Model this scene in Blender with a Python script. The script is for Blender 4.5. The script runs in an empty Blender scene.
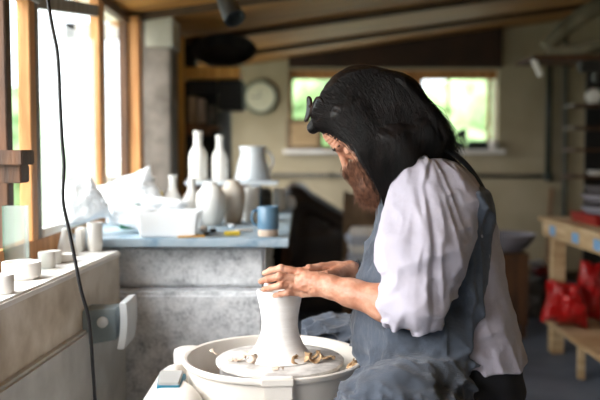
import bpy, bmesh, math, random
import numpy as np
from mathutils import Vector, Matrix
random.seed(7)
RS = np.random.RandomState(11)
SC = bpy.context.scene
COL = SC.collection
R = math.radians
PITCH = math.atan(51/833.0)
CZ = 1.15

def P(px, py, d):
    """point at depth Y=d seen at photo pixel (px,py)"""
    u = (px-300)/833.0; v = -(py-200)/833.0
    x = u; y = math.cos(PITCH)+v*math.sin(PITCH); z = -math.sin(PITCH)+v*math.cos(PITCH)
    s = d/y
    return np.array((x*s, d, CZ+z*s))
def PX(px, d): return P(px, 200, d)[0]
def PZ(py, d): return P(300, py, d)[2]

# ---------------------------------------------------------------- materials
def lin(c):
    return tuple((x/12.92 if x <= .04045 else ((x+.055)/1.055)**2.4) for x in c)
def hexc(h):
    return lin(tuple(int(h[i:i+2], 16)/255 for i in (0, 2, 4)))
def mat(name, c1, c2=None, rough=.7, scale=8, bump=0., bscale=40, metal=0., stretch=(1, 1, 1), detail=4, c3=None, trans=0., sss=0., spec=.5, sheen=0., coat=0., lo=.35, hi=.65):
    m = bpy.data.materials.new(name); m.use_nodes = True
    nt = m.node_tree; b = nt.nodes['Principled BSDF']
    c1 = hexc(c1); c2 = hexc(c2) if c2 else tuple(x*.8 for x in c1)
    tc = nt.nodes.new('ShaderNodeTexCoord'); mp = nt.nodes.new('ShaderNodeMapping')
    mp.inputs['Scale'].default_value = stretch
    nt.links.new(tc.outputs['Object'], mp.inputs['Vector'])
    n = nt.nodes.new('ShaderNodeTexNoise'); n.inputs['Scale'].default_value = scale; n.inputs['Detail'].default_value = detail
    nt.links.new(mp.outputs[0], n.inputs['Vector'])
    cr = nt.nodes.new('ShaderNodeValToRGB'); e = cr.color_ramp.elements
    e[0].position = lo; e[1].position = hi; e[0].color = (*c1, 1); e[1].color = (*c2, 1)
    if c3:
        q = e.new((lo+hi)/2); q.color = (*hexc(c3), 1)
    nt.links.new(n.outputs['Fac'], cr.inputs['Fac']); nt.links.new(cr.outputs['Color'], b.inputs['Base Color'])
    b.inputs['Roughness'].default_value = rough; b.inputs['Metallic'].default_value = metal
    b.inputs['Specular IOR Level'].default_value = spec
    b.inputs['Transmission Weight'].default_value = trans
    b.inputs['Coat Weight'].default_value = coat
    if sss:
        b.inputs['Subsurface Weight'].default_value = sss; b.inputs['Subsurface Radius'].default_value = (.02, .008, .004) if sss < .4 else (.08, .08, .08); b.inputs['Subsurface Scale'].default_value = .5
    if sheen: b.inputs['Sheen Weight'].default_value = sheen
    if bump:
        n2 = nt.nodes.new('ShaderNodeTexNoise'); n2.inputs['Scale'].default_value = bscale; n2.inputs['Detail'].default_value = 5
        nt.links.new(mp.outputs[0], n2.inputs['Vector'])
        bp = nt.nodes.new('ShaderNodeBump'); bp.inputs['Strength'].default_value = 1; bp.inputs['Distance'].default_value = bump
        nt.links.new(n2.outputs['Fac'], bp.inputs['Height']); nt.links.new(bp.outputs[0], b.inputs['Normal'])
    return m
def weave(m, scale=900, dist=.0006):
    nt = m.node_tree; b = nt.nodes['Principled BSDF']
    tc = nt.nodes.new('ShaderNodeTexCoord')
    hs = []
    for ax in ('X', 'Z'):
        w = nt.nodes.new('ShaderNodeTexWave'); w.bands_direction = ax; w.inputs['Scale'].default_value = scale/6.28; w.inputs['Distortion'].default_value = 1.5
        nt.links.new(tc.outputs['Object'], w.inputs['Vector']); hs.append(w)
    a = nt.nodes.new('ShaderNodeMath'); a.operation = 'ADD'
    nt.links.new(hs[0].outputs['Fac'], a.inputs[0]); nt.links.new(hs[1].outputs['Fac'], a.inputs[1])
    bp = nt.nodes.new('ShaderNodeBump'); bp.inputs['Distance'].default_value = dist; bp.inputs['Strength'].default_value = .6
    nt.links.new(a.outputs[0], bp.inputs['Height'])
    if b.inputs['Normal'].links: nt.links.new(b.inputs['Normal'].links[0].from_socket, bp.inputs['Normal'])
    nt.links.new(bp.outputs[0], b.inputs['Normal'])
    return m
def glassmat(name, tint=(1, 1, 1), gl=.08, rough=.02, dust=0):
    m = bpy.data.materials.new(name); m.use_nodes = True; nt = m.node_tree
    for n in list(nt.nodes): nt.nodes.remove(n)
    o = nt.nodes.new('ShaderNodeOutputMaterial'); mx = nt.nodes.new('ShaderNodeMixShader')
    t = nt.nodes.new('ShaderNodeBsdfTransparent'); g = nt.nodes.new('ShaderNodeBsdfGlossy')
    t.inputs[0].default_value = (*tint, 1); g.inputs['Roughness'].default_value = rough; mx.inputs[0].default_value = gl
    nt.links.new(t.outputs[0], mx.inputs[1]); nt.links.new(g.outputs[0], mx.inputs[2]); nt.links.new(mx.outputs[0], o.inputs[0])
    if dust:
        tr = nt.nodes.new('ShaderNodeBsdfTranslucent'); m2 = nt.nodes.new('ShaderNodeMixShader'); m2.inputs[0].default_value = dust
        nt.links.new(mx.outputs[0], m2.inputs[1]); nt.links.new(tr.outputs[0], m2.inputs[2]); nt.links.new(m2.outputs[0], o.inputs[0])
    return m
M = {}
M['plaster'] = mat('sill_plaster', 'f7f5f1', 'e9e5dd', .8, 6, .002, 60)
M['lowplaster'] = mat('low_wall_plaster', 'ece4d7', 'bfb19e', .85, 6, .003, 40, c3='d6cbba')
M['lowpaint'] = mat('low_wall_paint', 'dadbd8', 'bfc0bd', .75, 7, .001, 50)
M['cream'] = mat('cream_wall', 'b5a98e', 'a4987c', .9, 2.5, .002, 30)
M['wood'] = mat('window_wood', 'c99058', 'a56c38', .55, 6, .0008, 40, stretch=(6, 6, .6))
M['woodlight'] = mat('shelf_wood', 'e2a94e', 'cb8e38', .6, 6, .0008, 40, stretch=(5, 5, .6))
M['darkwood'] = mat('dark_wood', '5f3c20', '3b2412', .6, 6, .001, 40, stretch=(5, 5, .6))
M['greywood'] = mat('grey_wood', '9a9690', '77736c', .8, 6, .001, 40, stretch=(5, 5, .6))
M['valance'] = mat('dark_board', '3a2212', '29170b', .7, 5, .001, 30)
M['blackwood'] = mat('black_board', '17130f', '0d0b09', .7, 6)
M['benchwood'] = mat('bench_wood', 'c8ad86', 'a98a60', .7, 6, .001, 50, stretch=(.6, .6, 6))
M['ceil'] = mat('ceiling_board', 'a8742e', '825622', .65, 3, .002, 20, stretch=(.5, 4, 1))
M['joist'] = mat('joist_wood', '4a3216', '33210e', .7, 5, .001, 30)
M['stone'] = mat('speckled_stone', 'f3f4f6', '8b8e94', .85, 60, .0015, 90, detail=10, c3='d6d8da', lo=.40, hi=.62)
def stonemat():
    m = M['stone']; nt = m.node_tree
    n = [q for q in nt.nodes if q.type == 'TEX_NOISE'][0]; cr = [q for q in nt.nodes if q.type == 'VALTORGB'][0]
    n.inputs['Scale'].default_value = 110; n.inputs['Roughness'].default_value = .75
    n2 = nt.nodes.new('ShaderNodeTexNoise'); n2.inputs['Scale'].default_value = 16; n2.inputs['Detail'].default_value = 8; n2.inputs['Roughness'].default_value = .7
    nt.links.new(n.inputs['Vector'].links[0].from_socket, n2.inputs['Vector'])
    mx = nt.nodes.new('ShaderNodeMath'); mx.operation = 'MULTIPLY_ADD'; mx.inputs[1].default_value = .5
    h = nt.nodes.new('ShaderNodeMath'); h.operation = 'MULTIPLY'; h.inputs[1].default_value = .5
    nt.links.new(n2.outputs['Fac'], h.inputs[0]); nt.links.new(n.outputs['Fac'], mx.inputs[0]); nt.links.new(h.outputs[0], mx.inputs[2]); nt.links.new(mx.outputs[0], cr.inputs['Fac'])
stonemat()
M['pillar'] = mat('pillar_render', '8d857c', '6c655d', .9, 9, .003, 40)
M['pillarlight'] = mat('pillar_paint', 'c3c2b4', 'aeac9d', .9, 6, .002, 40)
M['floor'] = mat('concrete_floor', '6c7380', '535a6a', .6, 3, .001, 30)
M['bluetop'] = mat('blue_paint', '9db1bf', '6487a0', .5, 14, .0006, 40, c3='a9b8c2', lo=.3, hi=.7)
M['plastic'] = mat('wheel_plastic', 'e6e0d7', 'dcd5ca', .35, 4, .0002, 60)
M['plasticgrey'] = mat('grey_plastic', 'b9b8b4', 'a9a8a4', .4, 6)
M['teal'] = mat('teal_plastic', '1f7f98', '176c84', .4, 6)
M['clay'] = mat('wet_white_clay', 'f0eeeb', 'e6e3de', .45, 10, .0006, 70, stretch=(1, 1, 8))
M['slip'] = mat('dried_slip', 'd9d5cf', 'aaa59f', .6, 22, .0015, 50, c3='cbc7c1')
M['shaving'] = mat('clay_shaving', 'c9a982', 'a98863', .8, 20, .001, 80)
M['head'] = mat('steel_head', 'b0adab', '8c8987', .45, 30, .0004, 60, metal=.3)
M['bisque'] = mat('white_bisque', 'f2efea', 'e4dfd7', .7, 8, .0005, 40)
M['vasebrown'] = mat('brown_slip_vase', 'e4dbcf', '9c8468', .6, 5, .0005, 40)
M['jug'] = mat('glazed_grey_white', 'dfe3e6', 'c3cad0', .2, 5)
M['mugblue'] = mat('blue_glaze', '6688a0', '54768f', .25, 8)
M['mugbase'] = mat('bare_clay_foot', 'd5c2b0', 'c2ab96', .7, 8)
M['tub'] = mat('milky_plastic', 'f4f5f6', 'eceeef', .35, 5, sss=.5)
M['bag'] = mat('white_plastic_bag', 'f6f7f9', 'eceef1', .4, 5, .003, 18, sss=.7)
M['green'] = mat('green_plastic', '2f7a58', '23684a', .4, 5)
M['yellow'] = mat('yellow_sponge', 'e2c64a', 'cbae3a', .9, 30, .001, 90)
M['tool'] = mat('tool_grey', '5f5a52', '2c2926', .6, 20)
M['black'] = mat('black_rubber', '0b0a0b', '141214', .45, 10)
M['darkgrey'] = mat('dark_grey_paint', '34383a', '24282a', .4, 8)
M['pipe'] = mat('dark_green_pipe', '1d2b26', '17221f', .4, 8)
M['greypipe'] = mat('wall_conduit', '5d5a50', '4d4a42', .6, 8)
M['iron'] = mat('black_iron', '1a1817', '2a2826', .45, 12, .001, 40)
M['clockface'] = mat('clock_face', 'cfcdb4', 'c2c0a6', .5, 3)
M['clockrim'] = mat('clock_rim', '6f7464', '5f6456', .4, 5)
M['skin'] = mat('skin', 'cb9a80', 'ac7459', .5, 30, .0022, 95, sss=.10, c3='b88267')
M['hair'] = mat('dark_hair', '1f1918', '0e0c0c', .45, 60, .001, 120, stretch=(1, 1, .25), spec=.22)
M['beard'] = mat('brown_beard', '6a4733', '422a1d', .7, 60, .002, 120, spec=.2)
M['beardlight'] = mat('light_beard', '8f6148', '5c3b29', .6, 90)
M['shirt'] = weave(mat('white_linen', 'bcb7c3', 'aea9b6', .85, 5, .0045, 26, sheen=.2))
M['apron'] = weave(mat('grey_blue_linen', '474f5b', '20242b', .9, 14, .0055, 30, sheen=.2, c3='414955', lo=.25, hi=.75), 700, .0009)
M['strap'] = mat('dark_strap', '17191d', '1f2228', .8, 14)
M['trouser'] = mat('black_trousers', '0d0f16', '14161f', .9, 10, .001, 60)
M['shoe'] = mat('brown_leather', '2a1c14', '1c130e', .5, 10)
M['lens'] = mat('dark_lens', '060607', '0c0c0e', .4, 4, spec=.15)
M['frame'] = mat('tortoise_frame', '140c08', '2c160b', .55, 60, spec=.2)
M['eye'] = mat('eyeball', 'd9cfc4', 'cfc3b6', .2, 5)
M['red'] = mat('red_plastic_bag', 'b81414', '8f0d0e', .3, 8, .003, 30)
M['redtray'] = mat('red_tray', '8f1b17', '7d1512', .4, 8)
M['greytray'] = mat('grey_pot', '8b8890', '74717a', .6, 8)
M['darktray'] = mat('dark_pot', '4b4546', '3c3738', .6, 8)
M['tape'] = mat('blue_tape', '7fa9cf', '6a97c0', .6, 8)
M['paper'] = mat('pale_cloth', 'c3c8d2', 'b2b7c4', .8, 8, .001, 40)
M['chairwood'] = mat('chair_wood', '7a6248', '5f4a34', .6, 8, .001, 40)
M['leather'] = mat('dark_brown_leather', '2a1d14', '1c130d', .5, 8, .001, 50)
M['book'] = mat('book_cloth', 'b9a184', 'a38b6d', .8, 8)
M['brownbox'] = mat('brown_box', '7a5230', '5f3f22', .7, 8)
M['metalgrey'] = mat('brushed_grey', '85898a', '6b7071', .4, 8, metal=.4)
M['boxgrey'] = mat('box_grey_blue', '8f9ca0', '7f8d92', .45, 8)
M['boxwhite'] = mat('box_white', 'dfe2e3', 'cfd3d5', .4, 8)
M['drift'] = mat('weathered_wood', '8a826c', '5f5846', .9, 8, .004, 25, stretch=(1, 1, 1))
M['leaf'] = mat('foliage', '8fae74', '6a8c55', .8, 5, .02, 14, c3='a3bd88')
M['darkleaf'] = mat('dark_foliage', '7d9a70', '53724a', .8, 5, .02, 14)
M['grass'] = mat('grass', 'cfd4c2', 'b9c0a8', .9, 2, .02, 20)
M['bark'] = mat('bark', '6b5a48', '4b3d30', .9, 12)
M['plantdark'] = mat('potted_leaf', '22301f', '18241a', .7, 12)
M['glass'] = glassmat('window_glass', (.97, .985, .98), .05)
M['dusty'] = glassmat('dusty_glass', (.90, .92, .92), .04, dust=.10)
M['jar'] = glassmat('greenish_glass', (.92, .96, .95), .16, .05, dust=.22)
M['greenglass'] = glassmat('green_glass', (.25, .6, .45), .15, .05)

# ---------------------------------------------------------------- mesh helpers
def tagit(o, label=None, cat=None, group=None, kind=None):
    if label: o['label'] = label
    if cat: o['category'] = cat
    if group: o['group'] = group
    if kind: o['kind'] = kind
    return o
class Thing:
    def __init__(s, name, base, label, cat, group=None, kind=None):
        s.o = bpy.data.objects.new(name, None); s.o.empty_display_size = .05
        COL.objects.link(s.o); s.base = np.array(base, float); s.o.location = s.base
        tagit(s.o, label, cat, group, kind)
    def part(s, name, vf, m, smooth=False, parent=None, bevel=0):
        return mk(name, vf, m, s.base, parent or s.o, smooth, bevel)
def mk(name, vf, m, base=(0, 0, 0), parent=None, smooth=False, bevel=0):
    v, f = vf
    v = np.asarray(v, float)-np.asarray(base, float)
    me = bpy.data.meshes.new(name); me.from_pydata([tuple(p) for p in v.tolist()], [], f if isinstance(f, list) else f.tolist())
    bm = bmesh.new(); bm.from_mesh(me); bmesh.ops.recalc_face_normals(bm, faces=bm.faces)
    if bevel:
        bmesh.ops.bevel(bm, geom=[e for e in bm.edges if len(e.link_faces) == 2 and e.calc_face_angle(0) > .6], offset=bevel, segments=2, affect='EDGES', clamp_overlap=True)
    bm.to_mesh(me); bm.free()
    me.materials.append(M[m] if isinstance(m, str) else m)
    if smooth:
        me.polygons.foreach_set('use_smooth', [True]*len(me.polygons))
        if smooth == 'auto': me.set_sharp_from_angle(angle=R(40))
    o = bpy.data.objects.new(name, me); COL.objects.link(o)
    if parent: o.parent = parent
    else: o.location = base
    return o
def one(name, vf, m, label, cat, group=None, smooth=False, bevel=0, kind=None):
    v = np.asarray(vf[0], float); base = ((v[:, 0].min()+v[:, 0].max())/2, (v[:, 1].min()+v[:, 1].max())/2, v[:, 2].min())
    return tagit(mk(name, vf, m, base, None, smooth, bevel), label, cat, group, kind)
def struct(name, vf, m, smooth=False, bevel=0):
    return tagit(mk(name, vf, m, (0, 0, 0), None, smooth, bevel), kind='structure')
def join(*vfs):
    V = []; F = []; n = 0
    for v, f in vfs:
        v = np.asarray(v, float); V.append(v); F += [[i+n for i in q] for q in (f if isinstance(f, list) else f.tolist())]; n += len(v)
    return np.concatenate(V), F
def box(x0, x1, y0, y1, z0, z1):
    v = [(x, y, z) for x in (x0, x1) for y in (y0, y1) for z in (z0, z1)]
    return np.array(v, float), [[0, 1, 3, 2], [4, 6, 7, 5], [0, 4, 5, 1], [2, 3, 7, 6], [0, 2, 6, 4], [1, 5, 7, 3]]
def rot(vf, ang, c, axis='Z'):
    m = Matrix.Rotation(ang, 3, axis); c = np.asarray(c, float)
    return (np.asarray(vf[0])-c) @ np.array(m).T+c, vf[1]
def hexa(bottom, top):
    """bottom/top: four points each"""
    v = np.array(list(bottom)+list(top), float)
    return v, [[3, 2, 1, 0], [4, 5, 6, 7], [0, 1, 5, 4], [1, 2, 6, 5], [2, 3, 7, 6], [3, 0, 4, 7]]
def lathe(prof, c=(0, 0, 0), n=64, wob=None):
    """prof: (r,z) list; closes poles when r==0"""
    V = []; F = []
    k = len(prof)
    for r, z in prof:
        for i in range(n):
            a = 2*math.pi*i/n
            rr = r*(1+(wob(a, z) if wob else 0))
            V.append((c[0]+rr*math.cos(a), c[1]+rr*math.sin(a), c[2]+z))
    for j in range(k-1):
        for i in range(n):
            i2 = (i+1) % n
            F.append([j*n+i, j*n+i2, (j+1)*n+i2, (j+1)*n+i])
    for j, r in ((0, prof[0][0]), (k-1, prof[-1][0])):
        if r > 1e-6: F.append([j*n+i for i in range(n)])
    return np.array(V), F
def smoothpts(pts, n):
    pts = np.array(pts, float); k = len(pts); out = []
    t = np.linspace(0, k-1, n)
    for s in t:
        i = min(int(s), k-2); u = s-i
        p0 = pts[max(i-1, 0)]; p1 = pts[i]; p2 = pts[i+1]; p3 = pts[min(i+2, k-1)]
        out.append(.5*((2*p1)+(-p0+p2)*u+(2*p0-5*p1+4*p2-p3)*u*u+(-p0+3*p1-3*p2+p3)*u**3))
    return np.array(out)
def tube(pts, r, n=10, closed=False):
    pts = np.array(pts, float); k = len(pts)
    r = np.full(k, r) if np.isscalar(r) else np.array(r)
    V = []; F = []
    up = np.array((0, 0, 1.))
    for i in range(k):
        if closed: d = pts[(i+1) % k]-pts[i-1]
        else: d = pts[min(i+1, k-1)]-pts[max(i-1, 0)]
        d = d/(np.linalg.norm(d)+1e-9)
        if i == 0:
            a = np.cross(d, up if abs(d[2]) < .9 else (1, 0, 0.))
        else: a = a-d*np.dot(a, d)
        a = a/np.linalg.norm(a); b = np.cross(d, a)
        for j in range(n):
            t = 2*math.pi*j/n
            V.append(pts[i]+r[i]*(a*math.cos(t)+b*math.sin(t)))
    for i in range(k if closed else k-1):
        for j in range(n):
            j2 = (j+1) % n; i2 = (i+1) % k
            F.append([i*n+j, i*n+j2, i2*n+j2, i2*n+j])
    if not closed: F += [[j for j in range(n)], [(k-1)*n+j for j in range(n)]]
    return np.array(V), F
def ribbon(pts, nrm, w, t):
    pts = np.array(pts, float); k = len(pts); V = []; F = []
    for i in range(k):
        d = pts[min(i+1, k-1)]-pts[max(i-1, 0)]; d /= np.linalg.norm(d)
        nn = np.array(nrm[i] if np.ndim(nrm) > 1 else nrm, float); nn /= np.linalg.norm(nn)
        s = np.cross(d, nn); s /= np.linalg.norm(s)
        for a, b in ((-1, -1), (1, -1), (1, 1), (-1, 1)): V.append(pts[i]+s*a*w/2+nn*b*t/2)
    for i in range(k-1):
        for j in range(4): F.append([i*4+j, i*4+(j+1) % 4, (i+1)*4+(j+1) % 4, (i+1)*4+j])
    F += [[0, 1, 2, 3], [(k-1)*4+j for j in range(4)]]
    return np.array(V), F
def ico(c, r, sub=3, amp=.15, freq=3., seed=0, squash=(1, 1, 1)):
    bm = bmesh.new(); bmesh.ops.create_icosphere(bm, subdivisions=sub, radius=1)
    v = np.array([p.co[:] for p in bm.verts]); f = [[q.index for q in p.verts] for p in bm.faces]; bm.free()
    n = noise(v[:, 0]*freq+seed*3.1, v[:, 1]*freq+5, v[:, 2]*freq+seed)
    return v*(1+amp*(n[:, None]-.5)*2)*np.array(squash)*r+np.array(c), f

# ---------------------------------------------------------------- noise + implicit surfaces
_L = RS.rand(32, 32, 32).astype(np.float32)
def noise(x, y, z):
    x, y, z = np.broadcast_arrays(x, y, z)
    xi = np.floor(x).astype(int); yi = np.floor(y).astype(int); zi = np.floor(z).astype(int)
    fx = x-xi; fy = y-yi; fz = z-zi
    fx = fx*fx*(3-2*fx); fy = fy*fy*(3-2*fy); fz = fz*fz*(3-2*fz)
    g = lambda a, b, c: _L[(xi+a) & 31, (yi+b) & 31, (zi+c) & 31]
    l = lambda a, b, t: a+(b-a)*t
    return l(l(l(g(0, 0, 0), g(1, 0, 0), fx), l(g(0, 1, 0), g(1, 1, 0), fx), fy), l(l(g(0, 0, 1), g(1, 0, 1), fx), l(g(0, 1, 1), g(1, 1, 1), fx), fy), fz)
def smin(a, b, k):
    if k <= 0: return np.minimum(a, b)
    h = np.clip(.5+.5*(b-a)/k, 0, 1)
    return b+(a-b)*h-k*h*(1-h)
def smax(a, b, k): return -smin(-a, -b, k)
def axisgrid(segs):
    """segs: (start, step)... last (end,)"""
    out = []
    for (a, s), nx in zip(segs[:-1], segs[1:]):
        n = max(1, int(round((nx[0]-a)/s))); out += list(np.linspace(a, nx[0], n, endpoint=False))
    out.append(segs[-1][0]); return np.array(out)
class Fld:
    def __init__(s, xs, ys, zs):
        s.xs, s.ys, s.zs = xs, ys, zs; s.F = np.full((len(xs), len(ys), len(zs)), 1., np.float32)
    def sub(s, lo, hi):
        sl = []
        for a, l, h in zip((s.xs, s.ys, s.zs), lo, hi):
            i = max(0, np.searchsorted(a, l)-1); j = min(len(a), np.searchsorted(a, h)+1); sl.append(slice(i, max(j, i)))
        X = s.xs[sl[0]][:, None, None]; Y = s.ys[sl[1]][None, :, None]; Z = s.zs[sl[2]][None, None, :]
        return tuple(sl), X, Y, Z
    def put(s, sl, d, k, op='add'):
        if op == 'add': s.F[sl] = smin(s.F[sl], d, k)
        elif op == 'cut': s.F[sl] = smax(s.F[sl], -d, k)
        elif op == 'and': s.F[sl] = smax(s.F[sl], d, k)
    def cap(s, a, b, r1, r2=None, k=.01, op='add'):
        r2 = r1 if r2 is None else r2; a = np.array(a, float); b = np.array(b, float); m = max(r1, r2)+k+.02
        sl, X, Y, Z = s.sub(np.minimum(a, b)-m, np.maximum(a, b)+m)
        d = b-a; L = (d*d).sum()+1e-9
        t = np.clip(((X-a[0])*d[0]+(Y-a[1])*d[1]+(Z-a[2])*d[2])/L, 0, 1)
        D = np.sqrt((X-a[0]-t*d[0])**2+(Y-a[1]-t*d[1])**2+(Z-a[2]-t*d[2])**2)-(r1+(r2-r1)*t)
        s.put(sl, D.astype(np.float32), k, op)
    def chain(s, pts, rs, k=.01):
        for i in range(len(pts)-1): s.cap(pts[i], pts[i+1], rs[i], rs[i+1], k)
    def ell(s, c, rad, axes=None, k=.01, op='add'):
        c = np.array(c, float); rad = np.array(rad, float); m = rad.max()+k+.02
        A = np.eye(3) if axes is None else np.array(axes, float)
        sl, X, Y, Z = s.sub(c-m, c+m)
        X = X-c[0]; Y = Y-c[1]; Z = Z-c[2]
        q = [(X*A[i, 0]+Y*A[i, 1]+Z*A[i, 2]) for i in range(3)]
        k0 = np.sqrt(sum((q[i]/rad[i])**2 for i in range(3))); k1 = np.sqrt(sum((q[i]/rad[i]**2)**2 for i in range(3)))
        D = k0*(k0-1)/(k1+1e-6)
        s.put(sl, D.astype(np.float32), k, op)
    def loft(s, rows, k=.02, p=2.3):
        """rows: (z, x0, x1, cy, b) any order"""
        rows = sorted(rows); Zr = np.array([r[0] for r in rows])
        sl, X, Y, Z = s.sub((min(r[1] for r in rows)-.05, min(r[3]-r[4] for r in rows)-.05, Zr[0]-.05), (max(r[2] for r in rows)+.05, max(r[3]+r[4] for r in rows)+.05, Zr[-1]+.05))
        z = Z.ravel(); g = lambda i: np.interp(z, Zr, [r[i] for r in rows])[None, None, :]
        cx = (g(1)+g(2))/2; a = (g(2)-g(1))/2; cy = g(3); b = g(4)
        q = (np.abs((X-cx)/a)**p+np.abs((Y-cy)/b)**p)**(1/p)
        D = (q-1)*np.minimum(a, b)*.9
        D = smax(D, np.maximum(Zr[0]-Z, Z-Zr[-1]), .03)
        s.put(sl, D.astype(np.float32), k)
    def poly(s, pts, k=.01, op='and', full=True):
        """2D signed distance of an XZ polygon, extruded along Y"""
        pts = np.array(pts, float); X = s.xs[:, None]; Z = s.zs[None, :]
        d = np.full((len(s.xs), len(s.zs)), 1e9); ins = np.zeros(d.shape, bool)
        n = len(pts)
        for i in range(n):
            a = pts[i]; b = pts[(i+1) % n]; e = b-a
            t = np.clip(((X-a[0])*e[0]+(Z-a[1])*e[1])/((e*e).sum()+1e-12), 0, 1)
            d = np.minimum(d, (X-a[0]-t*e[0])**2+(Z-a[1]-t*e[1])**2)
            c = ((a[1] > Z) != (b[1] > Z)) & (X < (b[0]-a[0])*(Z-a[1])/(b[1]-a[1]+1e-12)+a[0]); ins ^= c
        d = np.sqrt(d); d[ins] *= -1
        s.put((slice(None),)*3, d[:, None, :].astype(np.float32), k, op)
    def near(s, fn, band=.05):
        """F += fn(x,y,z) near the surface"""
        I = np.nonzero(np.abs(s.F) < band)
        s.F[I] += fn(s.xs[I[0]], s.ys[I[1]], s.zs[I[2]]).astype(np.float32)
    def mesh(s):
        F = s.F.copy(); F[0] = F[-1] = 1; F[:, 0] = F[:, -1] = 1; F[:, :, 0] = F[:, :, -1] = 1
        S = F < 0; nx, ny, nz = F.shape
        acc = np.zeros((nx-1, ny-1, nz-1), np.int8)
        for i in (0, 1):
            for j in (0, 1):
                for k in (0, 1): acc += S[i:nx-1+i, j:ny-1+j, k:nz-1+k]
        C = np.argwhere((acc > 0) & (acc < 8))
        idx = -np.ones((nx-1, ny-1, nz-1), np.int64); idx[tuple(C.T)] = np.arange(len(C))
        g = (s.xs, s.ys, s.zs)
        pos = np.zeros((len(C), 3)); cnt = np.zeros(len(C))
        cor = [(i, j, k) for i in (0, 1) for j in (0, 1) for k in (0, 1)]
        for a in cor:
            for ax in range(3):
                if a[ax]: continue
                b = list(a); b[ax] = 1
                A = C+a; B = C+b
                fa = F[tuple(A.T)]; fb = F[tuple(B.T)]; m = (fa < 0) != (fb < 0)
                t = np.where(m, fa/(fa-fb+1e-12), 0)
                pa = np.stack([g[q][A[:, q]] for q in range(3)], 1); pb = np.stack([g[q][B[:, q]] for q in range(3)], 1)
                pos += np.where(m[:, None], pa+(pb-pa)*t[:, None], 0); cnt += m
        V = pos/cnt[:, None]
        Q = []
        for ax in range(3):
            o = [q for q in range(3) if q != ax]
            sa = [slice(None)]*3; sb = [slice(None)]*3; sa[ax] = slice(0, -1); sb[ax] = slice(1, None)
            D = S[tuple(sa)] != S[tuple(sb)]
            E = np.argwhere(D)
            E = E[(E[:, o[0]] > 0) & (E[:, o[1]] > 0) & (E[:, o[0]] < F.shape[o[0]]-1) & (E[:, o[1]] < F.shape[o[1]]-1)]
            q = []
            for da, db in ((1, 1), (0, 1), (0, 0), (1, 0)):
                c = E.copy(); c[:, o[0]] -= da; c[:, o[1]] -= db; q.append(idx[tuple(c.T)])
            q = np.stack(q, 1); fl = S[tuple(E.T)]
            if ax == 1: fl = ~fl
            q[~fl] = q[~fl][:, ::-1]; Q.append(q)
        return V, np.concatenate(Q)
def raw(name, vf, m, base=(0, 0, 0), parent=None):
    """fast path for big smooth meshes"""
    v, f = vf; v = np.asarray(v)-np.asarray(base)
    f = np.asarray(f); me = bpy.data.meshes.new(name)
    me.vertices.add(len(v)); me.vertices.foreach_set('co', v.astype(np.float32).ravel())
    k = f.shape[1]; me.loops.add(len(f)*k); me.loops.foreach_set('vertex_index', f.astype(np.int32).ravel())
    me.polygons.add(len(f)); me.polygons.foreach_set('loop_start', np.arange(0, len(f)*k, k, dtype=np.int32))
    me.polygons.foreach_set('use_smooth', np.ones(len(f), bool))
    me.update(calc_edges=True); me.validate()
    me.materials.append(M[m])
    o = bpy.data.objects.new(name, me); COL.objects.link(o)
    if parent: o.parent = parent
    else: o.location = base
    return o
def strandmesh(lines, r0, taper=.25):
    """lines: (N,K,3) -> thin three sided hairs"""
    L = np.asarray(lines); N, K, _ = L.shape
    d = np.gradient(L, axis=1); d /= np.linalg.norm(d, axis=2, keepdims=True)+1e-9
    a = np.cross(d, np.array((.3, .9, .2))); a /= np.linalg.norm(a, axis=2, keepdims=True)+1e-9
    b = np.cross(d, a)
    r = r0*np.linspace(1, taper, K)[None, :, None]
    V = np.stack([L+r*(a*math.cos(t)+b*math.sin(t)) for t in (0, 2.094, 4.189)], 2)
    base = (np.arange(N)[:, None]*K+np.arange(K-1)[None, :])*3
    Q = []
    for j in range(3):
        j2 = (j+1) % 3
        Q.append(np.stack([base+j, base+j2, base+3+j2, base+3+j], -1).reshape(-1, 4))
    return V.reshape(-1, 3), np.concatenate(Q)
# ---------------------------------------------------------------- the room
def ceilz(x): return 1.936+.14*x
def slopebox(x0, x1, y0, y1, dz0, dz1):
    return hexa([(x0, y0, ceilz(x0)+dz0), (x1, y0, ceilz(x1)+dz0), (x1, y1, ceilz(x1)+dz0), (x0, y1, ceilz(x0)+dz0)],
                [(x0, y0, ceilz(x0)+dz1), (x1, y0, ceilz(x1)+dz1), (x1, y1, ceilz(x1)+dz1), (x0, y1, ceilz(x0)+dz1)])
YB = 7.2; YF = -2.4; XL = -.88; XR = 2.75
struct('floor', box(-1.1, XR+.2, YF, YB+.3, -.1, 0), 'floor')
struct('ceiling', slopebox(-.98, XR+.2, YF-.1, YB+.3, 0, .08), 'ceil')
for i, y in enumerate((1.0, 2.05, 3.1, 4.2, 5.25, 6.3)):
    struct('trim_%d' % (i+1), slopebox(-.86, XR, y-.02, y+.02, -.035, .001), 'joist')
# back wall around the window opening
wx0, wx1, wz0, wz1 = PX(289, YB), PX(497, YB), 1.145, 1.83
wb = join(box(-1.0, wx0, YB, YB+.25, 0, 2.6), box(wx1, XR+.2, YB, YB+.25, 0, 2.6), box(wx0, wx1, YB, YB+.25, 0, wz0), box(wx0, wx1, YB, YB+.25, wz1, 2.6))
struct('wall_back', wb, 'cream')
struct('wall_right', box(XR, XR+.2, YF, YB, 0, 2.7), 'cream')
struct('wall_front', join(box(-.45, XR+.2, YF-.2, YF, 0, 2.7), box(-1.0, -.45, YF-.2, YF, 0, .8)), 'cream')
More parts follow.
